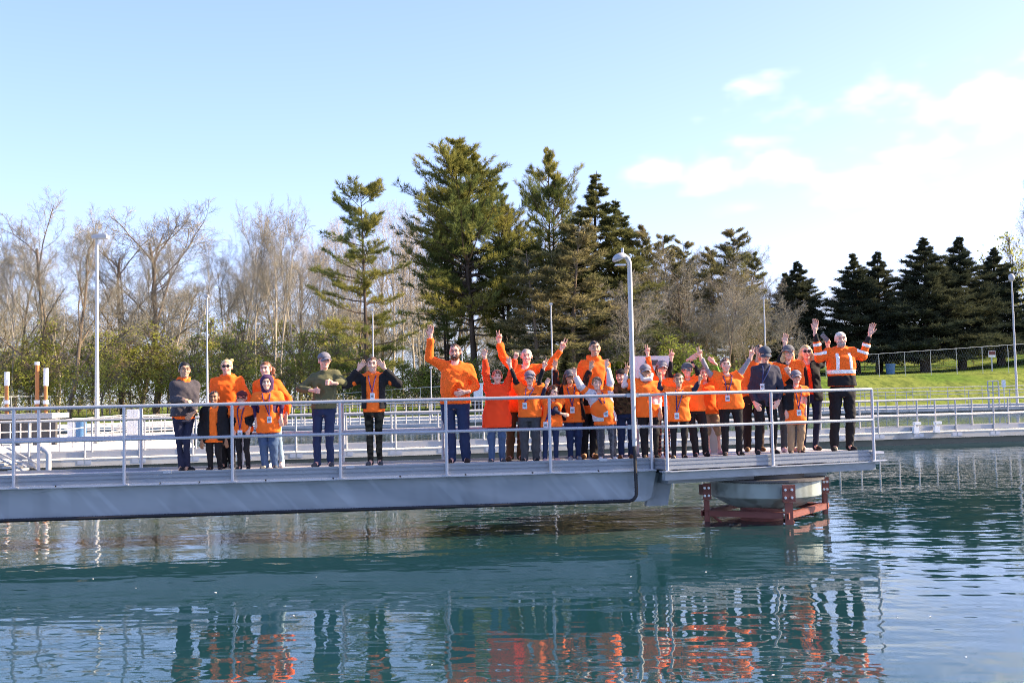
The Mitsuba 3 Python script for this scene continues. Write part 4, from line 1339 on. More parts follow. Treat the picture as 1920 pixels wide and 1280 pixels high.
def person(label, d, head, feet, arms, child=True, yaw=0.0, pitch=0.0, body_yaw=None, roll=0.0, build=1.0, skin="fair", hair=("short", "brown"), cap=None, top=None, jacket=None, under=None, pants=None, shoes="black",
           lanyard=None, glasses=None, beard=None, smile=True, hood=None, hips=None, slim=1.0, group=None, shw=1.0, prints=None, boots=0.0, bands=False, name="person", scarf=None):
    """One person facing the camera. head: pixel x of the head and pixel y of its top; feet: two pixel columns; arms: per side (elbow px, wrist px, fingertip px, pose), each px (x, y, metres towards the camera)."""
    key = thing(name, label, "person", group)
    sd = used[name]
    X0, ytop = head
    ptop = at(X0, ytop, d)
    z0 = DECK + 0.004
    H = ptop[2] - z0
    S = H / 1.75
    hd = (0.128 + 0.064 * H) * (1.02 if child else 1.03)
    wS = S * (1.13 if child else 1.0) * build
    by = yaw * 0.4 if body_yaw is None else body_yaw
    RB, RH = rotz(by), roty(roll) @ rotz(yaw) @ rotx(pitch)
    hc = np.array([ptop[0], d, ptop[2] - hd * 0.5])
    ft = [atz(x, d + o, z0) for x, o in ((feet[0], 0.0), (feet[1], 0.05))]
    fm = (ft[0] + ft[1]) / 2
    hx = fm[0] * 0.75 + hc[0] * 0.25 if hips is None else at(hips, yh(hips), d)[0]
    hipz = z0 + 0.515 * H
    neckz = ptop[2] - hd - 0.045 * S
    nb = np.array([hx * 0.15 + hc[0] * 0.85, d + 0.02, neckz])
    HC = np.array([hx, d + 0.0, hipz])
    side = RB @ np.array([1.0, 0, 0])
    up = [bool(a) and a[1][1] < ytop + 60 for a in arms]
    half = 0.156 * wS * shw
    sh = [nb + side * s * half + [0, 0, -0.078 * S + (0.05 * S if up[i] else 0)] for i, s in enumerate((-1, 1))]
    J = lambda q: at(q[0], q[1], d - (q[2] if len(q) > 2 else 0.0))
    limb, hands = [], []
    for i, a in enumerate(arms):
        s = (-1, 1)[i]
        if a is None:
            e = sh[i] + side * s * 0.05 * S + [0, 0.03, -0.285 * S]
            w = e + np.array([0, -0.07 * S, -0.245 * S]) - side * s * 0.01
            tip, pose = np.array([0, -0.2, -1.0]), "relax"
            palm = -side * s
        else:
            e, w = J(a[0]), J(a[1])
            tip, pose = J(a[2]) - w, a[3]
            palm = np.array([0, -1.0, 0.0]) if len(a) < 5 else np.asarray(a[4], float)
        limb.append((sh[i], e, w))
        th = s * (1 if a is None else -1)
        if a is not None and pose == "relax":
            palm, th = np.array([0, 1.0, 0.2]), s
        hands.append((w, tip, palm, pose, th))
    # --- body: one skin surface
    zs0 = lambda f: z0 + f * H
    tz = np.array([0.45 * H + z0, hipz, zs0(0.62), neckz - 0.2 * S, neckz - 0.105 * S, neckz - 0.02 * S, neckz + 0.035 * S])
    tt = np.clip((tz - hipz) / (neckz - hipz), 0, 1)
    tcx, tcy = HC[0] + (nb[0] - HC[0]) * tt, HC[1] + (nb[1] - HC[1]) * tt
    tw = np.array([0.155, 0.162, 0.144, 0.156, 0.155, 0.088, 0.055]) * wS
    td = np.array([0.105, 0.112, 0.105, 0.118, 0.108, 0.075, 0.055]) * wS
    knee = [np.array([ft[i][0] * 0.62 + (HC[0] + s * 0.085 * wS) * 0.38, d - 0.035 * S + (0.02, -0.01)[i], zs0(0.275)]) for i, s in enumerate((-1, 1))]
    hipj = [HC + side * s * 0.088 * wS + [0, 0, -0.03 * S] for s in (-1, 1)]
    ank = [f + [0, 0.03, 0.075 * S] for f in ft]
    core = [loft(tz, tcx, tcy, tw * 0.85, td * 0.82, by)]
    for i in range(2):
        core += [rcone(hipj[i], knee[i], 0.058 * wS, 0.036 * wS), rcone(knee[i], ank[i], 0.036 * wS, 0.027 * wS), rcone(ank[i], ank[i] + [0, -0.1 * S, -0.04 * S], 0.034 * S, 0.03 * S)]
        a_, e_, w_ = limb[i]
        core += [rcone(a_, e_, 0.036 * wS, 0.03 * wS), rcone(e_, w_, 0.03 * wS, 0.025 * wS)]
    body = [solid(core, 0.022)]
    for w, tip, palm, pose, th in hands:
        body.append(relax(solid(hand_prims(w, tip, palm, 1.0 * S * (1.0 if child else 0.98), pose, th), 0.0058 if not child else 0.0052), 1))
    k = hd / 0.228
    Q = lambda *v: hc + RH @ (np.array(v) * k)
    E = lambda c, r, kk=0.012: ell(Q(*c), np.array(r) * k, RH, kk)
    jw = 0.9 if child else 1.0
    hp = [E((0, 0.012, 0.026), (0.076, 0.094, 0.088)), E((0, -0.022, -0.05), (0.055 * jw, 0.064, 0.064), 0.03), E((0, -0.062, -0.088), (0.026, 0.022, 0.02), 0.02), E((0.036, -0.058, -0.022), (0.028, 0.028, 0.026), 0.02),
          E((-0.036, -0.058, -0.022), (0.028, 0.028, 0.026), 0.02), rcone(Q(0, -0.084, 0.014), Q(0, -0.103, -0.022), 0.008 * k, 0.0135 * k, 0.008), E((0, -0.076, 0.035), (0.052, 0.014, 0.011), 0.012),
          E((0.013, -0.094, -0.026), (0.009, 0.009, 0.008), 0.006), E((-0.013, -0.094, -0.026), (0.009, 0.009, 0.008), 0.006),
          sub(E((0.031, -0.096, 0.016), (0.019, 0.017, 0.013), 0.01)), sub(E((-0.031, -0.096, 0.016), (0.019, 0.017, 0.013), 0.01)),
          E((0.078, 0.012, 0.0), (0.011, 0.02, 0.031), 0.006), E((-0.078, 0.012, 0.0), (0.011, 0.02, 0.031), 0.006),
          rcone(Q(0, 0.022, -0.06), nb + [0, 0.0, -0.03 * S], 0.05 * k * (0.82 if child else 1), 0.056 * wS * (0.85 if child else 1), 0.02)]
    body.append(relax(solid(hp, 0.0085 * k), 1))
    put("body", cat(body), "skin_" + skin, key, smooth=True)
    for s in (-1, 1):
        if glasses != "sun":
            m = trimesh.creation.icosphere(1, 1.0)
            m.apply_scale(np.array([0.0135, 0.008, 0.006]) * k)
            m.apply_transform(np.block([[RH, Q(s * 0.031, -0.0825, 0.015)[:, None]], [np.zeros((1, 3)), np.ones((1, 1))]]))
            put("eye", m, "cloth_eye", key, smooth=True)
        bm = sweep([Q(s * 0.014, -0.0915, 0.036), Q(s * 0.031, -0.091, 0.042), Q(s * 0.049, -0.077, 0.036)], np.array([0.004, 0.0045, 0.003]) * k, 5)
        put("eyebrow", bm, "hair_" + ("grey" if hair[1] == "white" else "light_brown" if hair[1] == "blond" else hair[1]), key, smooth=True)
    mw = 0.027 if smile else 0.02
    mc = [Q(u * mw, -0.094 + 0.016 * u * u + 0.003, -0.052 + (0.009 * u * u if smile else 0)) for u in (-1, -0.5, 0, 0.5, 1)]
    put("mouth", sweep(mc, np.array([0.002, 0.0058, 0.0075, 0.0058, 0.002]) * k, 6), "cloth_lips", key, smooth=True)
    if smile:
        put("teeth", sweep([p + RH @ np.array([0, -0.0045, 0.0012]) * k for p in mc[1:4]], 0.0042 * k, 5), "cloth_teeth", key, smooth=True)
    if glasses == "sun":
        g = [trimesh.creation.icosphere(2, 1.0) for _ in range(2)]
        for s, m in zip((-1, 1), g):
            m.apply_scale(np.array([0.026, 0.009, 0.018]) * k)
            m.apply_transform(np.block([[RH, Q(s * 0.032, -0.092, 0.015)[:, None]], [np.zeros((1, 3)), np.ones((1, 1))]]))
        put("sunglasses", cat(g, sweep([Q(-0.02, -0.1, 0.02), Q(0.02, -0.1, 0.02)], 0.003 * k, 5), sweep([Q(-0.056, -0.085, 0.02), Q(-0.08, 0.0, 0.018)], 0.003 * k, 5), sweep([Q(0.056, -0.085, 0.02), Q(0.08, 0.0, 0.018)], 0.003 * k, 5)), "dark_glass", key, smooth=True)
    elif glasses:
        a = np.linspace(0, 2 * np.pi, 15)
        g = [sweep([Q(s * 0.031 + 0.024 * math.cos(t), -0.099 + 0.0, 0.014 + 0.018 * math.sin(t)) for t in a], 0.0024 * k, 5) for s in (-1, 1)]
        put("eyeglasses", cat(g, sweep([Q(-0.008, -0.1, 0.018), Q(0.008, -0.1, 0.018)], 0.0024 * k, 5), sweep([Q(0.055, -0.097, 0.018), Q(0.08, 0.0, 0.012)], 0.0024 * k, 5), sweep([Q(-0.055, -0.097, 0.018), Q(-0.08, 0.0, 0.012)], 0.0024 * k, 5)), "dark_steel", key, smooth=True)
    if beard:
        bp = [E((0, -0.026, -0.056), (0.063, 0.07, 0.068)), sub(E((0, -0.1, -0.052), (0.026, 0.03, 0.011), 0.004))]
        fr = lambda P: ((P - hc) @ RH)[:, 2] / k + 0.032 - 0.035 * np.clip(np.abs(((P - hc) @ RH)[:, 0]) / k / 0.06, 0, 1) ** 2
        bk = lambda P: ((P - hc) @ RH)[:, 1] - 0.012 * k
        put("beard", solid(bp, 0.007 * k, [fr, bk], 0.003, (70, 70, 30), sd), "hair_" + beard, key, smooth=True)
    # --- hair
    kind, hcol = hair
    loc = lambda P: ((P - hc) @ RH) / k
    grow = [E((0, 0.016, 0.026), (0.0815, 0.1, 0.093) if kind == 'short' else (0.084, 0.103, 0.096))]
    if kind in ("long", "wavy"):
        wv = 0.012 if kind == "wavy" else 0
        for s in (-1, 1):
            grow += [rcone(Q(s * 0.068, 0.03, 0.02), Q(s * (0.082 + wv), 0.03, -0.12), 0.036 * k, 0.04 * k, 0.03), rcone(Q(s * (0.08 + wv), 0.03, -0.12), Q(s * 0.075, -0.0, -0.24 if kind == "long" else -0.16), 0.04 * k, 0.022 * k, 0.03)]
        grow += [rcone(Q(0, 0.07, 0.0), Q(0, 0.075, -0.22 if kind == "long" else -0.15), 0.07 * k, 0.055 * k, 0.03)]
    if kind == "sidefall":
        grow += [rcone(Q(0.05, 0.02, 0.02), Q(0.10, -0.03, -0.12), 0.05 * k, 0.05 * k, 0.03), rcone(Q(0.10, -0.03, -0.12), Q(0.11, -0.03, -0.3), 0.05 * k, 0.03 * k, 0.03), rcone(Q(-0.03, 0.06, 0.0), Q(0.02, 0.07, -0.16), 0.07 * k, 0.05 * k, 0.03)]
    if kind == "pony":
        grow += [rcone(Q(0.0, 0.1, 0.05), Q(0.07, 0.12, 0.0), 0.028 * k, 0.034 * k, 0.015), rcone(Q(0.07, 0.12, 0.0), Q(0.085, 0.09, -0.16), 0.034 * k, 0.016 * k, 0.015)]
    if kind == "bun":
        grow += [E((0.02, 0.115, 0.035), (0.042, 0.04, 0.04), 0.015)]
    if kind == "topbun":
        grow += [E((0.06, 0.05, 0.10), (0.03, 0.03, 0.03), 0.012)]
    face = lambda P: np.maximum(-(loc(P)[:, 1] + 0.035), -(-(loc(P)[:, 2] - (0.07 - 3.0 * loc(P)[:, 0] ** 2)))) * k * -1
    fz = {"short": 0.062, "bangs": 0.045}.get(kind, 0.066)

    def facecut(P):
        q = loc(P)
        hl = fz - 16.5 * np.maximum(np.abs(q[:, 0]) - 0.02, 0) ** 2 + 0.02 * (meshkit.noise(q * [70, 40, 10], 9) - 0.5)
        return np.minimum(-(q[:, 1] + 0.028), hl - q[:, 2]) * k

    cuts = [facecut]
    if kind in ("short", "bangs", "pony", "bun", "topbun"):
        cuts.append(lambda P: (-(loc(P)[:, 2] + np.where(loc(P)[:, 1] > 0.045, 0.075, 0.012))) * k)
    if cap:
        cuts.append(lambda P: (loc(P)[:, 2] - 0.085) * k)
    if kind != "none":
        put("hair", solid(grow, 0.0085 * k, cuts, 0.0085, (48, 48, 15), sd), "hair_" + hcol, key, smooth=True)
    if cap:
        cc, cy = cap[0], math.radians(cap[1]) if len(cap) > 1 else 0.0
        CR = RH @ rotz(cy)
        CQ = lambda *v: hc + RH @ np.array([0, 0.014, 0]) * k + CR @ (np.array(v) * k)
        dome = [ell(CQ(0, 0, 0.036), np.array([0.094, 0.112, 0.098]) * k, CR)]
        ck = put("cap", solid(dome, 0.009 * k, [lambda P: (0.042 - ((P - CQ(0, 0, 0)) @ CR)[:, 2] / k + 0.12 * np.maximum(((P - CQ(0, 0, 0)) @ CR)[:, 1] / k * -1 - 0.06, 0)) * k]), "cloth_" + cc, key, smooth=True)
        u, v = np.meshgrid(np.linspace(-1, 1, 15), np.linspace(0, 1, 6), indexing="ij")
        bx_, byy = 0.083 * u, -0.085 * np.sqrt(np.maximum(1 - 0.8 * u * u, 0)) - 0.022 - v * 0.07 * np.sqrt(np.maximum(1 - u * u * 0.98, 0))
        bz = 0.052 - 0.022 * v - 0.035 * u * u
        top_ = np.stack([bx_, byy, bz], -1).reshape(-1, 3)
        bot = top_ - [0, 0, 0.006]
        Vb = np.concatenate([top_, bot]) * k
        ia, ja = np.meshgrid(np.arange(14), np.arange(5), indexing="ij")
        aa = (ia * 6 + ja).ravel()
        Fq = np.concatenate([np.stack([aa, aa + 6, aa + 7], 1), np.stack([aa, aa + 7, aa + 1], 1)])
        edge = [(i * 6 + 5, (i + 1) * 6 + 5) for i in range(14)]
        Fe = np.concatenate([[[a1, b1, b1 + 90], [a1, b1 + 90, a1 + 90]] for a1, b1 in edge])
        if "knit" not in cap:
            put("brim", trimesh.Trimesh(CQ(0, 0, 0) + Vb @ CR.T, np.concatenate([Fq, Fq[:, ::-1] + 90, Fe]), process=False), "cloth_" + cc, ck, smooth=50)
    # --- clothes
    zpx = lambda y: at(X0, y, d)[2]

    def trunk(ease, hem, flare=0.0, neck=0.0):
        zz = np.concatenate([[min(hem, tz[0]) - 0.01], tz]) if hem < tz[0] else tz
        pre = 1 if hem < tz[0] else 0
        ez = ease * np.where(zz > neckz - 0.06 * S, 0.45, 1.0)
        w2 = np.concatenate([[tw[0]] * pre, tw]) + ez
        d2 = np.concatenate([[td[0]] * pre, td]) + ez
        fl = np.clip((zs0(0.72) - zz) / (0.25 * H), 0, 1.4) * flare
        w2, d2 = w2 + fl, d2 + fl * 0.7
        w2[-1] += neck
        d2[-1] += neck
        cx2, cy2 = np.concatenate([[tcx[0]] * pre, tcx]), np.concatenate([[tcy[0]] * pre, tcy])
        return loft(zz, cx2, cy2, w2, d2, by, 0.03)

    def sleeves(ease, frac, cuff=1.0, both=(True, True)):
        out = []
        for i in range(2):
            if not both[i]:
                continue
            a_, e_, w_ = limb[i]
            if frac <= 0.5:
                t = frac * 2
                out.append(rcone(a_, lerp(a_, e_, t), 0.049 * wS + ease * 0.8, 0.046 * wS + ease * 1.25, 0.03))
            else:
                t = (frac - 0.5) * 2
                out += [rcone(a_, e_, 0.049 * wS + ease * 0.6, 0.038 * wS + ease * 0.65, 0.035), rcone(e_, lerp(e_, w_, t), 0.038 * wS + ease * 0.65, (0.029 * wS + ease * 0.6) * cuff, 0.02)]
        return out

    def hemcut(zh):
        return lambda P: zh - P[:, 2]

    def sleeve_end(i, t, fore=True):
        a_, e_, w_ = limb[i]
        p0, p1 = (e_, w_) if fore else (a_, e_)
        ax = (p1 - p0) / max(np.linalg.norm(p1 - p0), 1e-6)
        q = lerp(p0, p1, t)

        def f(P):
            s_ = (P - q) @ ax
            near = np.linalg.norm(P - q - s_[:, None] * ax, axis=1) < 0.13 * wS + 0.03
            return np.where(near & (s_ > -0.02) & (s_ < 0.12), s_, -1.0)

        return f

    def front_gap(wide, zb=-9):
        c, s = math.cos(by), math.sin(by)

        def f(P):
            u = (P[:, 0] - np.interp(P[:, 2], tz, tcx)) * c + (P[:, 1] - np.interp(P[:, 2], tz, tcy)) * s
            v = -(P[:, 0] - np.interp(P[:, 2], tz, tcx)) * s + (P[:, 1] - np.interp(P[:, 2], tz, tcy)) * c
            mid = (wide[0] + wide[1]) / 2
            return np.where((v < 0.0) & (np.abs(P[:, 0] - nb[0]) < 0.26 * wS), np.minimum((wide[1] - wide[0]) / 2 - np.abs(u - mid), -v - 0.005), -1.0)

        return f

    GH = 0.0165

    def garment(nm, spec, base):
        """spec: colour, hem pixel row, ease, sleeve fraction, extra options."""
        col, hem, ease, frac = spec[:4]
        o = spec[4] if len(spec) > 4 else {}
        ease = base + ease
        zh = zpx(hem)
        pr_ = [trunk(ease, zh, o.get("flare", 0.0), o.get("collar", 0.0))] + sleeves(ease, frac, o.get("cuff", 1.0), o.get("arms", (True, True)))
        for s in (0, 1):
            pr_.append(rcone(nb + [0, 0, -0.035 * S], sh[s], 0.042 * wS + ease * 0.6, 0.047 * wS + ease * 0.8, 0.04))
        if o.get("belly"):
            pr_.append(ell([HC[0] * 0.6 + nb[0] * 0.4, d - 0.05 * wS, zs0(0.62)], np.array([0.15, 0.13, 0.15]) * wS + ease, None, 0.05))
        if o.get("hood"):
            for a1, a2 in ((-2.6, -1.2), (-1.2, 0.0), (0, 1.2), (1.2, 2.6)):
                p1, p2 = [nb + RB @ np.array([0.085 * wS * math.sin(a), 0.01 + 0.075 * wS * math.cos(a), 0.028 * S + 0.02 * S * math.cos(a)]) for a in (a1, a2)]
                pr_.append(rcone(p1, p2, 0.034 * S, 0.034 * S, 0.02))
            pr_.append(ell(nb + RB @ np.array([0, 0.1 * wS, -0.03 * S]), np.array([0.12, 0.06, 0.09]) * wS, RB, 0.03))
        cl = [hemcut(zh)]
        for i in range(2):
            if frac > 0.5:
                cl.append(sleeve_end(i, (frac - 0.5) * 2 - 0.03))
            else:
                cl.append(sleeve_end(i, frac * 2 - 0.02, False))
        if not o.get("hood") and not o.get("closed"):
            nc = nb + RB @ np.array([0, -0.03 * S, 0.02 * S])
            pr_.append(sub(ell(nc, np.array([0.062, 0.07, 0.05]) * wS * (0.9 if child else 1) + [0, 0, ease * 0.3], RB, 0.008)))
        if "open" in o:
            cl.append(front_gap(np.array(o["open"]) * wS))
        m = solid(pr_, o.get("h", GH), cl, o.get("wr", 0.013), (11, 11, 6), sd + 3)
        vc = o.get("pattern")
        if vc:
            m2 = trimesh.Trimesh(m.vertices, m.faces, process=False)
            scene_key = put(nm, mikit.ply(m2, vcloth("cloth_pattern"), True, color=vc(np.asarray(m2.vertices))), None, key)
        else:
            scene_key = put(nm, m, "cloth_" + col, key, smooth=True)
        return scene_key, pr_, cl, zh

    if pants:
        pc, pw = pants[0], pants[1] if len(pants) > 1 else 1.0
        po = pants[2] if len(pants) > 2 else {}
        pp = [loft(tz[:3], tcx[:3], tcy[:3], tw[:3] + 0.006, td[:3] + 0.006, by, 0.03)]
        for i in range(2):
            lo_ = lerp(knee[i], ank[i] - [0, 0, 0.03 * S], po.get("len", 1.0))
            pp += [rcone(hipj[i], knee[i], 0.09 * wS * (0.5 + 0.5 * pw), 0.062 * wS * pw, 0.02)]
            if po.get("len", 1) > 0.05:
                pp.append(rcone(knee[i], lo_, 0.062 * wS * pw, 0.05 * wS * pw, 0.02))
        pcl = [lambda P: P[:, 2] - zs0(0.6), lambda P: z0 + 0.022 - P[:, 2]]
        m = solid(pp, 0.0165, pcl, 0.011 * pw ** 2, (13, 13, 9), sd + 9)
        if po.get("pattern"):
            put("leggings" if pw < 0.95 else "trousers", mikit.ply(m, vcloth("cloth_pattern"), True, color=po["pattern"](np.asarray(m.vertices))), None, key)
        else:
            put("leggings" if pw < 0.95 else "trousers", m, "cloth_" + pc, key, smooth=True)
    for i in range(2):
        yaw_f = by + (-0.25, 0.25)[i]
        fwd = rotz(yaw_f) @ np.array([0, -1.0, 0])
        a = ft[i]
        sl = [rcone(a + [0, 0.05 * S, 0.042 * S], a + fwd * 0.10 * S + [0, 0.02, 0.034 * S], 0.04 * S, 0.036 * S, 0.02), rcone(a + fwd * 0.10 * S + [0, 0.02, 0.032 * S], a + fwd * 0.16 * S + [0, 0.02, 0.03 * S], 0.04 * S, 0.03 * S, 0.02),
              rcone(ank[i] + [0, 0, (0.02 + boots) * S], a + [0, 0.04 * S, 0.04 * S], 0.045 * S, 0.042 * S, 0.02)]
        put("boot" if boots else "shoe", solid(sl, 0.011, [lambda P: z0 + 0.001 - P[:, 2]]), "cloth_" + shoes, key, smooth=True)
    lay = 0.006
    if under:
        garment("undershirt", under, lay)
        lay = 0.013
    tk = None
    if top:
        tk, tp, tcl, tzh = garment(top[4].get("name", "sweatshirt") if len(top) > 4 else "t_shirt", top, lay)
        if prints:
            x0_, z0_, wd_, ht_ = prints
            bx0 = nb[0] + x0_ * wS
            rows = []
            rngp = np.random.default_rng(sd)
            strokes = [(bx0 + wd_ * wS * (q / 9.0), zs0(0.735) + z0_ * wS + rngp.uniform(-0.2, 0.2) * ht_ * wS, rngp.uniform(0.35, 0.6) * ht_ * wS) for q in range(10)]

            def instroke(P):
                dd = np.full(len(P), 1.0)
                for i_ in range(9):
                    a_, b_ = np.array(strokes[i_][:2]), np.array(strokes[i_ + 1][:2])
                    ab = b_ - a_
                    t_ = np.clip(((P[:, [0, 2]] - a_) @ ab) / (ab @ ab), 0, 1)
                    dd = np.minimum(dd, np.linalg.norm(P[:, [0, 2]] - a_ - t_[:, None] * ab, axis=1) - strokes[i_][2] * 0.5)
                return np.maximum(dd, P[:, 1] - d)

            pp2 = [(q[:4] + (q[4] + 0.004, q[5] + 0.004) if False else q) for q in tp]
            shell = [("loft", *tp[0][1:4], tp[0][4] + 0.007, tp[0][5] + 0.007, *tp[0][6:])]
            lo3 = np.array([bx0 - 0.05, d - 0.4, zs0(0.735) + z0_ * wS - 0.08])
            put("print", solid(shell, 0.012, tcl + [instroke], 0.009, (11, 11, 6), sd + 3), "cloth_print", tk, smooth=True)
        lay += top[2] + 0.004
    if jacket:
        jk, jp, jcl, jzh = garment("jacket", jacket, lay * 0.6)
        if bands:
            def grown(q, e):
                if q[0] == "loft":
                    return ("loft", *q[1:4], q[4] + e, q[5] + e, *q[6:])
                return (q[0], q[1], q[2], q[3] + e, q[4] + e, q[5]) if q[0] == "cone" else q
            sk = [grown(q, 0.006) for q in jp if q[0] != "sub"]
            tr_, ar_ = [q for q in sk if q[0] == "loft"], [q for q in sk if q[0] == "cone"]
            zb_ = zpx(bands[0])
            put("reflective_band", solid(sk, 0.012, [lambda P: np.abs(P[:, 2] - zb_) - 0.032, lambda P: np.abs(P[:, 0] - HC[0]) - 0.26], 0.009, (11, 11, 6), sd + 3), "cloth_reflective", jk, smooth=True)
            for s in (-1, 1):
                put("reflective_band", solid(sk, 0.012, [lambda P: np.abs(P[:, 0] - (nb[0] + s * 0.115) - (P[:, 2] - zb_) * -s * 0.05) - 0.028, lambda P: zb_ + 0.034 - P[:, 2], lambda P: P[:, 1] - d - 0.02, lambda P: P[:, 2] - neckz + 0.045], 0.009, (11, 11, 6), sd + 3), "cloth_reflective", jk, smooth=True)
            zlow = zpx(bands[1])
            put("hem_panel", solid(sk, 0.014, [lambda P: P[:, 2] - zlow, hemcut(jzh + 0.004), lambda P: np.abs(P[:, 0] - HC[0]) - 0.26], 0.009, (11, 11, 6), sd + 3), "cloth_black", jk, smooth=True)
            for i in range(2):
                a_, e_, w_ = limb[i]
                for t in bands[2]:
                    ax = (w_ - e_) / np.linalg.norm(w_ - e_)
                    q = lerp(e_, w_, t)
                    put("reflective_band", solid([g_ for g_ in ar_], 0.012, [lambda P: np.abs((P - q) @ ax) - 0.026, lambda P: np.linalg.norm(P - q, axis=1) - 0.14], 0.009, (11, 11, 6), sd + 3), "cloth_reflective", jk, smooth=True)
            zc = [nb + [0, -0.5, z_] for z_ in (0,)]
        lay += jacket[2]
    if hood:
        hk = [E((0, 0.03, 0.015), (0.108, 0.122, 0.125)), rcone(Q(0, 0.04, -0.06), nb + [0, 0.02, 0], 0.085 * k, 0.10 * wS, 0.04), sub(E((0, -0.11, -0.015), (0.073, 0.11, 0.098), 0.01))]
        if hood == "pale_grey":
            hk = [rcone(Q(-0.095, -0.02, -0.03), Q(-0.06, -0.07, -0.11), 0.028 * k, 0.034 * k, 0.02), rcone(Q(0.095, -0.02, -0.03), Q(0.06, -0.07, -0.11), 0.028 * k, 0.034 * k, 0.02), rcone(Q(-0.06, -0.07, -0.11), Q(0.06, -0.07, -0.11), 0.034 * k, 0.034 * k, 0.02), E((0, 0.06, -0.04), (0.11, 0.07, 0.09))]
        put("hood", solid(hk, 0.011, None, 0.004, (30, 30, 20), sd), "cloth_" + hood, key, smooth=True)
    if lanyard:
        col, bxp, byp = lanyard[0], lanyard[1], lanyard[2]
        fy = lambda z: float(np.interp(z, tz, tcy) - (np.interp(z, tz, td) + lay + 0.02))
        bt = at(bxp, byp, d - 0.16)
        bt[1] = min(fy(bt[2]), d - 0.1)
        bt = at(bxp, byp, bt[1])
        for s in (-1, 1):
            p = [nb + RB @ np.array([s * 0.062 * wS, 0.02, 0.03 * S]), nb + RB @ np.array([s * 0.06 * wS, -0.075 * wS - lay * 0.6, -0.02 * S])]
            for t in (0.3, 0.6, 1.0):
                q = lerp(p[1], bt + [0, 0, 0.05], t)
                q[1] = fy(q[2])
                p.append(q)
            pts = np.array(p)
            lk = put("lanyard", sweep(pts, 0.0085 * (0.8 + 0.2 * S), 5), "cloth_" + col, key, smooth=True)
        put("badge", box(bt - [0.034, 0.006, 0.05], bt + [0.034, 0.0, 0.045]), "cloth_badge", lk)
        put("badge_print", box(bt - [0.022, 0.009, 0.022], bt + [0.022, -0.0062, 0.012]), "cloth_grey", lk)
    return dict(key=key, hc=hc, RH=RH, hands=hands, S=S, nb=nb)

# ------------------------------------------------------------------ the group
def camo(cols, f, s=0.0):
    cols = np.array(cols)

    def g(P):
        n = meshkit.fbm(P * np.array(f) + s, 3, 3)
        i = np.clip(((n - 0.3) / 0.4 * len(cols)).astype(int), 0, len(cols) - 1)
        return cols[i]

    return g


def stripes(a, b, f):
    return lambda P: np.where((np.sin(P[:, 0] * f) > 0.55)[:, None], np.array(b), np.array(a))


def floral(P):
    q = np.stack([P[:, 0] * 17, P[:, 1] * 17, P[:, 2] * 17], -1)
    c = np.floor(q) + 0.5
    r = np.linalg.norm((q - c)[:, [0, 2]], axis=1)
    return np.where((r < 0.3)[:, None], np.array([0.45, 0.16, 0.12]), np.array([0.02, 0.016, 0.02]))


dfar = lambda x, o: fd(x) + o
SW = dict(name="sweatshirt", wr=0.016)
HOOD = dict(name="hooded_sweatshirt", hood=True, wr=0.016)
TEE = lambda col, hem, **k: (col, hem, k.pop("ease", 0.012), k.pop("frac", 0.36), dict(name="t_shirt", **k))

person("smiling woman in charcoal puffer jacket with orange hood, hand on the handrail", dfar(346, 0.42), (346, 679), (339, 351), [((325, 749, 0.1), (347, 750, 0.36), (357, 752, 0.4), "grip", (0, 0.3, -1)), ((366, 752, 0.0), (362, 775, 0.2), (352, 783, 0.2), "relax")],
       child=False, yaw=0.5, body_yaw=0.65, skin="tan", hair=("bun", "black"), glasses="clear", top=("orange", 786, 0.012, 0.95, HOOD), jacket=("charcoal", 780, 0.03, 0.97, dict(wr=0.016)), pants=("navy", 0.86), shoes="black", build=1.05)
person("blonde woman in orange hoodie and sunglasses behind two small children", dfar(425, 0.92), (425, 674), (419, 434), [((399, 748, 0.0), (405, 778, 0.1), (408, 790, 0.1), "relax"), ((463, 744, 0), (457, 776, 0.1), (455, 788, 0.1), "relax")],
       child=False, yaw=0.15, skin="pink", hair=("topbun", "blond"), glasses="sun", top=("orange", 790, 0.03, 0.96, dict(HOOD)), under=("deep_orange", 785, 0.0, 0.3), pants=("black", 1.0), build=1.18)
person("small child in open black jacket over an orange shirt, face above the handrail", dfar(401, 0.45), (401, 733), (394, 412), [((378, 800, 0), (378, 828, 0.1), (378, 838, 0.1), "relax"), ((424, 800, 0), (424, 826, 0.1), (425, 836, 0.1), "relax")],
       yaw=0.1, skin="brown", hair=("short", "black"), top=TEE("tee_orange", 829), jacket=("black", 832, 0.03, 0.97, dict(open=(-0.055, 0.085), wr=0.012)), pants=("black", 1.0), shoes="dark_brown", build=1.12)
person("small child in dark red cap and orange shirt over black sleeves", dfar(453, 0.42), (453, 734), (449, 465), [((432, 785, 0), (437, 806, 0.1), (439, 814, 0.1), "relax"), ((474, 783, 0), (467, 806, 0.12), (464, 814, 0.12), "relax")],
       yaw=-0.1, skin="pink", hair=("short", "brown"), cap=("cap_red",), under=("black", 800, 0.0, 0.97), top=TEE("tee_orange", 810, ease=0.02), pants=("black", 0.85), lanyard=("lanyard", 450, 812), shoes="black", build=1.05)
person("tall woman in orange hoodie with brown ponytail behind the hooded child", dfar(498, 0.9), (498, 678), (513, 528), [((480, 748, 0), (486, 782, 0.1), (488, 794, 0.1), "relax"), ((541, 747, 0), (536, 780, 0.1), (534, 792, 0.1), "relax")],
       child=False, yaw=-0.1, skin="fair", hair=("pony", "auburn"), top=("orange", 788, 0.03, 0.96, dict(HOOD)), pants=("light_jeans", 0.9), shoes="white", build=1.05, hips=508)
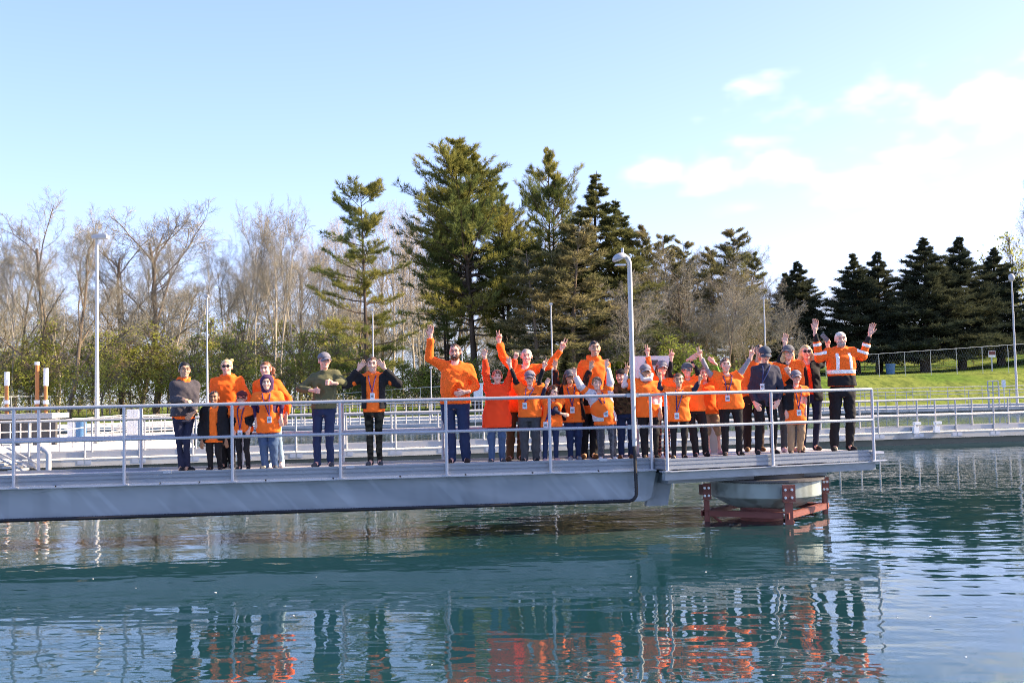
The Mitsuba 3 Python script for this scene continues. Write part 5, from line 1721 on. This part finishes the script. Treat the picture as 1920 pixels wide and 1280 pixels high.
person("child in purple hood and orange shirt with a badge on a lanyard", dfar(500, 0.4), (500, 704), (496, 515), [((476, 760, 0), (481, 790, 0.1), (483, 800, 0.1), "relax"), ((528, 760, 0), (527, 784, 0.1), (527, 795, 0.1), "relax")],
       yaw=0.12, skin="fair", hair=("short", "brown"), hood="purple", under=("purple", 800, 0.0, 0.97), top=TEE("tee_orange", 811, ease=0.025), pants=("jeans", 1.15), lanyard=("lanyard", 505, 786), shoes="slate", prints=(-0.05, 0.0, 0.1, 0.03), build=1.1)
person("teenage boy in olive fleece and grey-navy cap with elbows held out", dfar(609, 0.62), (608, 662), (594, 620), [((563, 728, 0.05), (588, 732, 0.22), (598, 733, 0.24), "grip"), ((645, 716, 0.06), (624, 718, 0.24), (614, 717, 0.26), "grip")],
       child=False, yaw=0.45, body_yaw=0.05, skin="pink", hair=("short", "brown"), cap=("cap_grey", 8), smile=False, top=("olive", 766, 0.03, 0.95, dict(SW, name="fleece", closed=True, collar=0.012)), pants=("dark_jeans", 1.12), shoes="slate", build=1.0, hips=607)
person("girl in black jacket over orange shirt holding both hands to her ears", dfar(697, 0.6), (698, 669), (695, 712), [((648, 722, 0.05), (672, 692, 0.05), (682, 680, 0.06), "open"), ((747, 720, 0.05), (721, 690, 0.05), (711, 679, 0.06), "open")],
       child=False, yaw=0.05, skin="fair", hair=("bun", "brown"), top=("tee_orange", 772, 0.018, 0.36, dict(HOOD)), jacket=("black", 766, 0.03, 0.97, dict(open=(-0.105, 0.105), wr=0.014)), lanyard=("lanyard", 698, 742), shoes="slate",
       pants=("slate", 0.92, dict(pattern=camo([(0.012, 0.013, 0.013), (0.03, 0.032, 0.025), (0.05, 0.05, 0.04), (0.02, 0.02, 0.02)], (9, 9, 16)))), build=0.98)
person("big bearded man in orange sweatshirt and glasses, one arm raised high", dfar(852, 0.62), (853, 645), (847, 874), [((805, 672, 0.0), (807, 631, 0.05), (808, 604, 0.07), "open"), ((892, 724, 0.05), (872, 735, 0.26), (858, 738, 0.27), "relax")],
       child=False, yaw=-0.1, skin="pink", hair=("short", "brown"), beard="brown", glasses="clear", top=("orange", 757, 0.028, 0.98, dict(SW, belly=True)), pants=("dark_jeans", 1.15), shoes="dark_brown", build=1.2, hips=853)
person("boy in long red-orange jacket with both sleeves stretched straight up", dfar(932, 0.48), (932, 693), (922, 942), [((911, 700, 0.02), (909, 672, 0.05), (909, 655, 0.05), "open"), ((958, 700, 0.02), (966, 672, 0.05), (969, 660, 0.05), "grip")],
       yaw=0.05, skin="pink", hair=("bangs", "auburn"), smile=False, top=("red_orange", 801, 0.03, 1.0, dict(SW, name="rain_jacket", flare=0.045, closed=True)), pants=("jeans", 1.1), shoes="slate", build=0.98)
person("grey-haired man in orange sweatshirt raising two victory signs", dfar(987, 0.9), (987, 654), (956, 976), [((942, 668, 0.0), (936, 640, 0.04), (937, 612, 0.05), "victory"), ((1030, 686, 0.0), (1053, 654, 0.04), (1060, 628, 0.05), "victory")],
       child=False, yaw=0.0, skin="pink", hair=("short", "grey"), top=("orange", 772, 0.03, 0.97, SW), pants=("brown", 1.1), shoes="brown", build=1.12, hips=972)
person("child in grey cap and orange shirt with black sleeves and a badge", dfar(993, 0.42), (993, 696), (984, 1005), [((967, 714, 0.04), (956, 685, 0.08), (953, 666, 0.08), "open"), ((1011, 716, 0.04), (1020, 688, 0.08), (1025, 660, 0.08), "victory")],
       yaw=-0.05, skin="fair", hair=("short", "brown"), cap=("cap_grey",), smile=False, under=("black", 775, 0.0, 0.96), top=TEE("tee_orange", 782, ease=0.02), pants=("slate", 1.15), lanyard=("lanyard", 984, 760), shoes="black", prints=(0.0, 0.02, 0.1, 0.03), build=1.12)
person("girl bending sideways with long brown hair falling over her shoulder", dfar(1035, 0.4), (1037, 722), (1022, 1043), [((1016, 742, 0.05), (1025, 722, 0.1), (1031, 703, 0.1), "open"), ((1040, 770, 0.2), (1056, 776, 0.22), (1064, 778, 0.2), "relax")],
       yaw=0.6, roll=0.3, pitch=0.15, skin="fair", hair=("sidefall", "brown"), smile=False, under=("navy", 785, 0.0, 0.97), top=TEE("tee_orange", 800, ease=0.02, flare=0.02), pants=("dark_jeans", 0.9), lanyard=("lanyard", 1023, 796), shoes="pink", build=1.05, hips=1032)
person("girl in grey cap and black flecked jacket, both hands lifted, ripped jeans", dfar(1068, 0.62), (1068, 694), (1071, 1084), [((1043, 722, 0.02), (1041, 690, 0.06), (1042, 669, 0.06), "open"), ((1096, 720, 0.04), (1107, 692, 0.1), (1111, 671, 0.1), "open")],
       yaw=0.05, skin="tan", hair=("long", "brown"), cap=("cap_slate",), top=TEE("tee_orange", 792, ease=0.016), jacket=("black", 788, 0.02, 0.97, dict(open=(-0.12, 0.12), pattern=camo([(0.02, 0.016, 0.018), (0.03, 0.02, 0.02), (0.018, 0.016, 0.02), (0.22, 0.05, 0.02)], (22, 22, 22)))),
       pants=("dark_jeans", 0.98), lanyard=("lanyard", 1073, 768), shoes="grey", build=1.08, hips=1074)
person("tall smiling dark-haired man in orange hoodie behind the children", dfar(1115, 0.92), (1115, 639), (1096, 1113), [None, None],
       child=False, yaw=0.08, skin="tan", hair=("short", "black"), top=("orange", 775, 0.03, 0.97, dict(HOOD)), pants=("black", 1.15), shoes="brown", build=1.05, hips=1106)
person("girl in pale grey jacket over a round orange shirt, waving both hands", dfar(1118, 0.4), (1119, 706), (1128, 1151), [((1088, 724, 0.02), (1079, 704, 0.06), (1076, 690, 0.06), "open"), ((1144, 716, 0.02), (1137, 688, 0.06), (1138, 664, 0.06), "open")],
       yaw=0.08, skin="fair", hair=("bangs", "light_brown"), top=TEE("tee_orange", 797, ease=0.02, belly=True), jacket=("pale_grey", 790, 0.024, 0.97, dict(open=(-0.03, 0.14))), lanyard=("lanyard", 1136, 775), shoes="pale_grey",
       pants=("slate", 1.05, dict(pattern=stripes((0.06, 0.062, 0.075), (0.16, 0.16, 0.18), 330))), build=1.15, hips=1133)
person("child in dark knitted cap and brown camouflage jacket beside the lamp post", dfar(1164, 0.7), (1164, 693), (1166, 1183), [None, None],
       yaw=-0.5, skin="pink", hair=("short", "brown"), cap=("black", 0, "knit"), smile=False, top=("brown", 776, 0.03, 0.97, dict(SW, name="camouflage_jacket", closed=True, pattern=camo([(0.03, 0.022, 0.016), (0.11, 0.065, 0.035), (0.05, 0.042, 0.022), (0.16, 0.10, 0.055)], (16, 16, 16)))),
       pants=("dark_jeans", 1.0), shoes="boot_brown", boots=0.16, build=1.12, hips=1174)
person("smiling child in grey cap and white hood, orange shirt, right behind the lamp post", dfar(1210, 0.45), (1210, 684), (1210, 1228), [((1170, 722, 0.02), (1175, 697, 0.06), (1178, 676, 0.06), "victory"), ((1236, 752, 0.0), (1238, 772, 0.12), (1238, 782, 0.12), "relax")],
       yaw=0.1, skin="tan", hair=("short", "black"), cap=("cap_grey",), hood="pale_grey", under=("pale_grey", 775, 0.0, 0.96), top=TEE("tee_orange", 782, ease=0.022), pants=("black", 1.05), shoes="black", prints=(0.0, -0.02, 0.11, 0.02), build=1.12)
P19 = dfar(1242, 0.8) - 0.1
person("taller girl behind, in grey cap and floral leggings, orange sleeve raised in a victory sign", P19, (1241, 677), (1236, 1250), [((1221, 700, 0.0), (1214, 664, 0.03), (1215, 641, 0.03), "victory"), None],
       yaw=0.0, skin="pink", hair=("long", "brown"), cap=("cap_grey",), top=("orange", 762, 0.02, 0.96, SW), pants=("black", 0.92, dict(pattern=floral)), shoes="boot_brown", boots=0.2, build=1.0)
pl = lambda x, o: on_plat(x, o)[1]
person("girl with pulled-back brown hair and long badge lanyard, navy sleeves making a victory sign", pl(1271, 0.38), (1272, 700), (1264, 1283), [((1236, 727, 0.05), (1238, 708, 0.1), (1232, 683, 0.1), "victory"), ((1303, 730, 0.06), (1312, 713, 0.12), (1316, 692, 0.12), "victory")],
       yaw=-0.12, skin="tan", hair=("bun", "brown"), under=("navy", 785, 0.0, 0.96), top=TEE("tee_orange", 790, ease=0.02), pants=("black", 0.86), lanyard=("lanyard", 1269, 779), shoes="black", prints=(-0.04, -0.02, 0.11, 0.03), build=1.08)
person("boy in dark grey cap, black sleeves bent upward, orange shirt and black trousers", pl(1288, 0.85), (1288, 681), (1306, 1324), [((1256, 704, 0.02), (1259, 672, 0.05), (1261, 641, 0.05), "victory"), ((1309, 698, 0.03), (1294, 672, 0.08), (1303, 667, 0.1), "open")],
       yaw=-0.25, skin="pink", hair=("short", "auburn"), cap=("cap_slate", -18), under=("black", 760, 0.0, 0.95), top=TEE("tee_orange", 771, ease=0.02), pants=("black", 1.05), shoes="black", build=1.05, hips=1300)
person("child with long auburn hair and green sleeve, face half hidden by a raised hand", pl(1320, 1.15), (1320, 688), (1330, 1350), [None, ((1347, 698, 0.0), (1339, 680, 0.05), (1331, 673, 0.05), "relax")],
       yaw=-0.1, skin="pink", hair=("long", "auburn"), under=("green", 765, 0.0, 0.95, dict(arms=(False, True))), top=TEE("tee_orange", 776, ease=0.02), pants=("khaki", 1.2, dict(len=0.12)), shoes="pink", build=1.0, hips=1328)
person("smiling girl with grey sleeves and both arms spread in victory signs", pl(1361, 0.62), (1360, 671), (1361, 1387), [((1331, 701, 0.0), (1313, 668, 0.05), (1310, 645, 0.05), "victory"), ((1390, 698, 0.0), (1408, 668, 0.05), (1410, 643, 0.05), "victory")],
       yaw=0.0, skin="fair", hair=("bun", "brown"), under=("grey", 755, 0.0, 0.95), top=TEE("tee_orange", 767, ease=0.022), pants=("black", 0.9), lanyard=("lanyard", 1364, 746), shoes="black", prints=(-0.06, 0.0, 0.13, 0.035), build=1.15)
person("adult in orange sweatshirt mostly hidden behind the navy-capped boy", pl(1422, 1.5), (1424, 646), (1402, 1425), [None, None], child=False, skin="tan", hair=("short", "black"), top=("orange", 752, 0.03, 0.97, SW), pants=("dark_brown", 1.15), shoes="brown", build=1.15, hips=1410)
person("boy in navy jacket and navy cap looking down, badge on a blue lanyard", pl(1435, 0.6), (1434, 651), (1422, 1451), [((1409, 728, 0.0), (1415, 755, 0.12), (1420, 762, 0.16), "relax"), ((1464, 728, 0.0), (1460, 752, 0.12), (1455, 760, 0.16), "relax")],
       child=False, yaw=0.0, pitch=0.35, skin="fair", hair=("short", "brown"), cap=("cap_navy",), smile=False, top=("jacket_navy", 762, 0.028, 0.97, dict(SW, name="soft_jacket", closed=True, collar=0.01)), pants=("black", 1.1), lanyard=("lanyard_blue", 1429, 724), shoes="black", build=1.02)
person("girl with long blond hair in dark tilted cap and orange hoodie, one hand up", pl(1478, 0.95), (1478, 648), (1471, 1490), [((1458, 690, -0.05), (1472, 645, -0.02), (1474, 617, -0.02), "open"), ((1500, 718, 0.1), (1480, 700, 0.3), (1474, 690, 0.3), "grip")],
       yaw=0.1, roll=0.1, skin="fair", hair=("long", "blond"), cap=("cap_slate", -35), under=("black", 740, 0.0, 0.96, dict(arms=(True, False))), top=("orange", 748, 0.03, 0.62, dict(HOOD)), pants=("slate", 0.92), shoes="pink", build=1.0)
person("small boy in dark cap, black jacket, khaki trousers and orange shirt at the front", pl(1492, 0.42), (1492, 695), (1484, 1501), [((1472, 748, 0.0), (1474, 772, 0.08), (1476, 782, 0.08), "relax"), ((1511, 748, 0.0), (1510, 770, 0.08), (1509, 780, 0.08), "relax")],
       yaw=-0.05, skin="pink", hair=("short", "brown"), cap=("cap_grey",), smile=False, top=TEE("tee_orange", 795, ease=0.02), jacket=("black", 775, 0.022, 0.97, dict(open=(-0.06, 0.2))), pants=("khaki", 1.12), lanyard=("lanyard", 1498, 773), shoes="dark_brown", build=1.1)
p28 = person("blonde woman in black jacket and sunglasses lifting a phone", pl(1512, 1.15), (1511, 647), (1506, 1530), [((1488, 722, 0), (1500, 742, 0.12), (1504, 750, 0.14), "relax"), ((1541, 684, -0.05), (1552, 648, 0.0), (1549, 629, 0.03), "grip")],
             child=False, yaw=-0.1, skin="pink", hair=("wavy", "blond"), glasses="sun", smile=False, top=("red_orange", 740, 0.01, 0.3, dict(name="shirt")), jacket=("black", 752, 0.022, 0.97, dict(open=(-0.04, 0.02))), pants=("navy", 0.95), shoes="dark_brown", build=1.05, hips=1520)
person("white-haired man in orange and black safety jacket with reflective bands, both arms raised", pl(1577, 0.62), (1576, 622), (1565, 1594), [((1536, 672, 0.0), (1528, 620, 0.05), (1530, 591, 0.06), "open"), ((1617, 668, 0.0), (1631, 627, 0.05), (1640, 593, 0.06), "open")],
       child=False, yaw=-0.08, skin="pink", hair=("short", "white"), beard="stubble", under=("black", 720, 0.006, 0.97), jacket=("orange", 724, 0.036, 0.82, dict(wr=0.01, hood=True)), bands=(697, 704, (0.18, 0.5)), pants=("black", 1.12), shoes="black", build=1.08, hips=1579)
wq, tq = p28["hands"][1][0], p28["hands"][1][1]
ph = trimesh.creation.box([0.075, 0.012, 0.15])
ph.apply_transform(trimesh.transformations.rotation_matrix(-0.75, [0, 1, 0]))
ph.apply_translation(wq + tq / np.linalg.norm(tq) * 0.11 + np.array([-0.045, -0.045, 0.03]))
pk = put("mobile_phone", ph, "phone_glass", label="mobile phone held up beside the white-haired man's raised arm", category="phone")
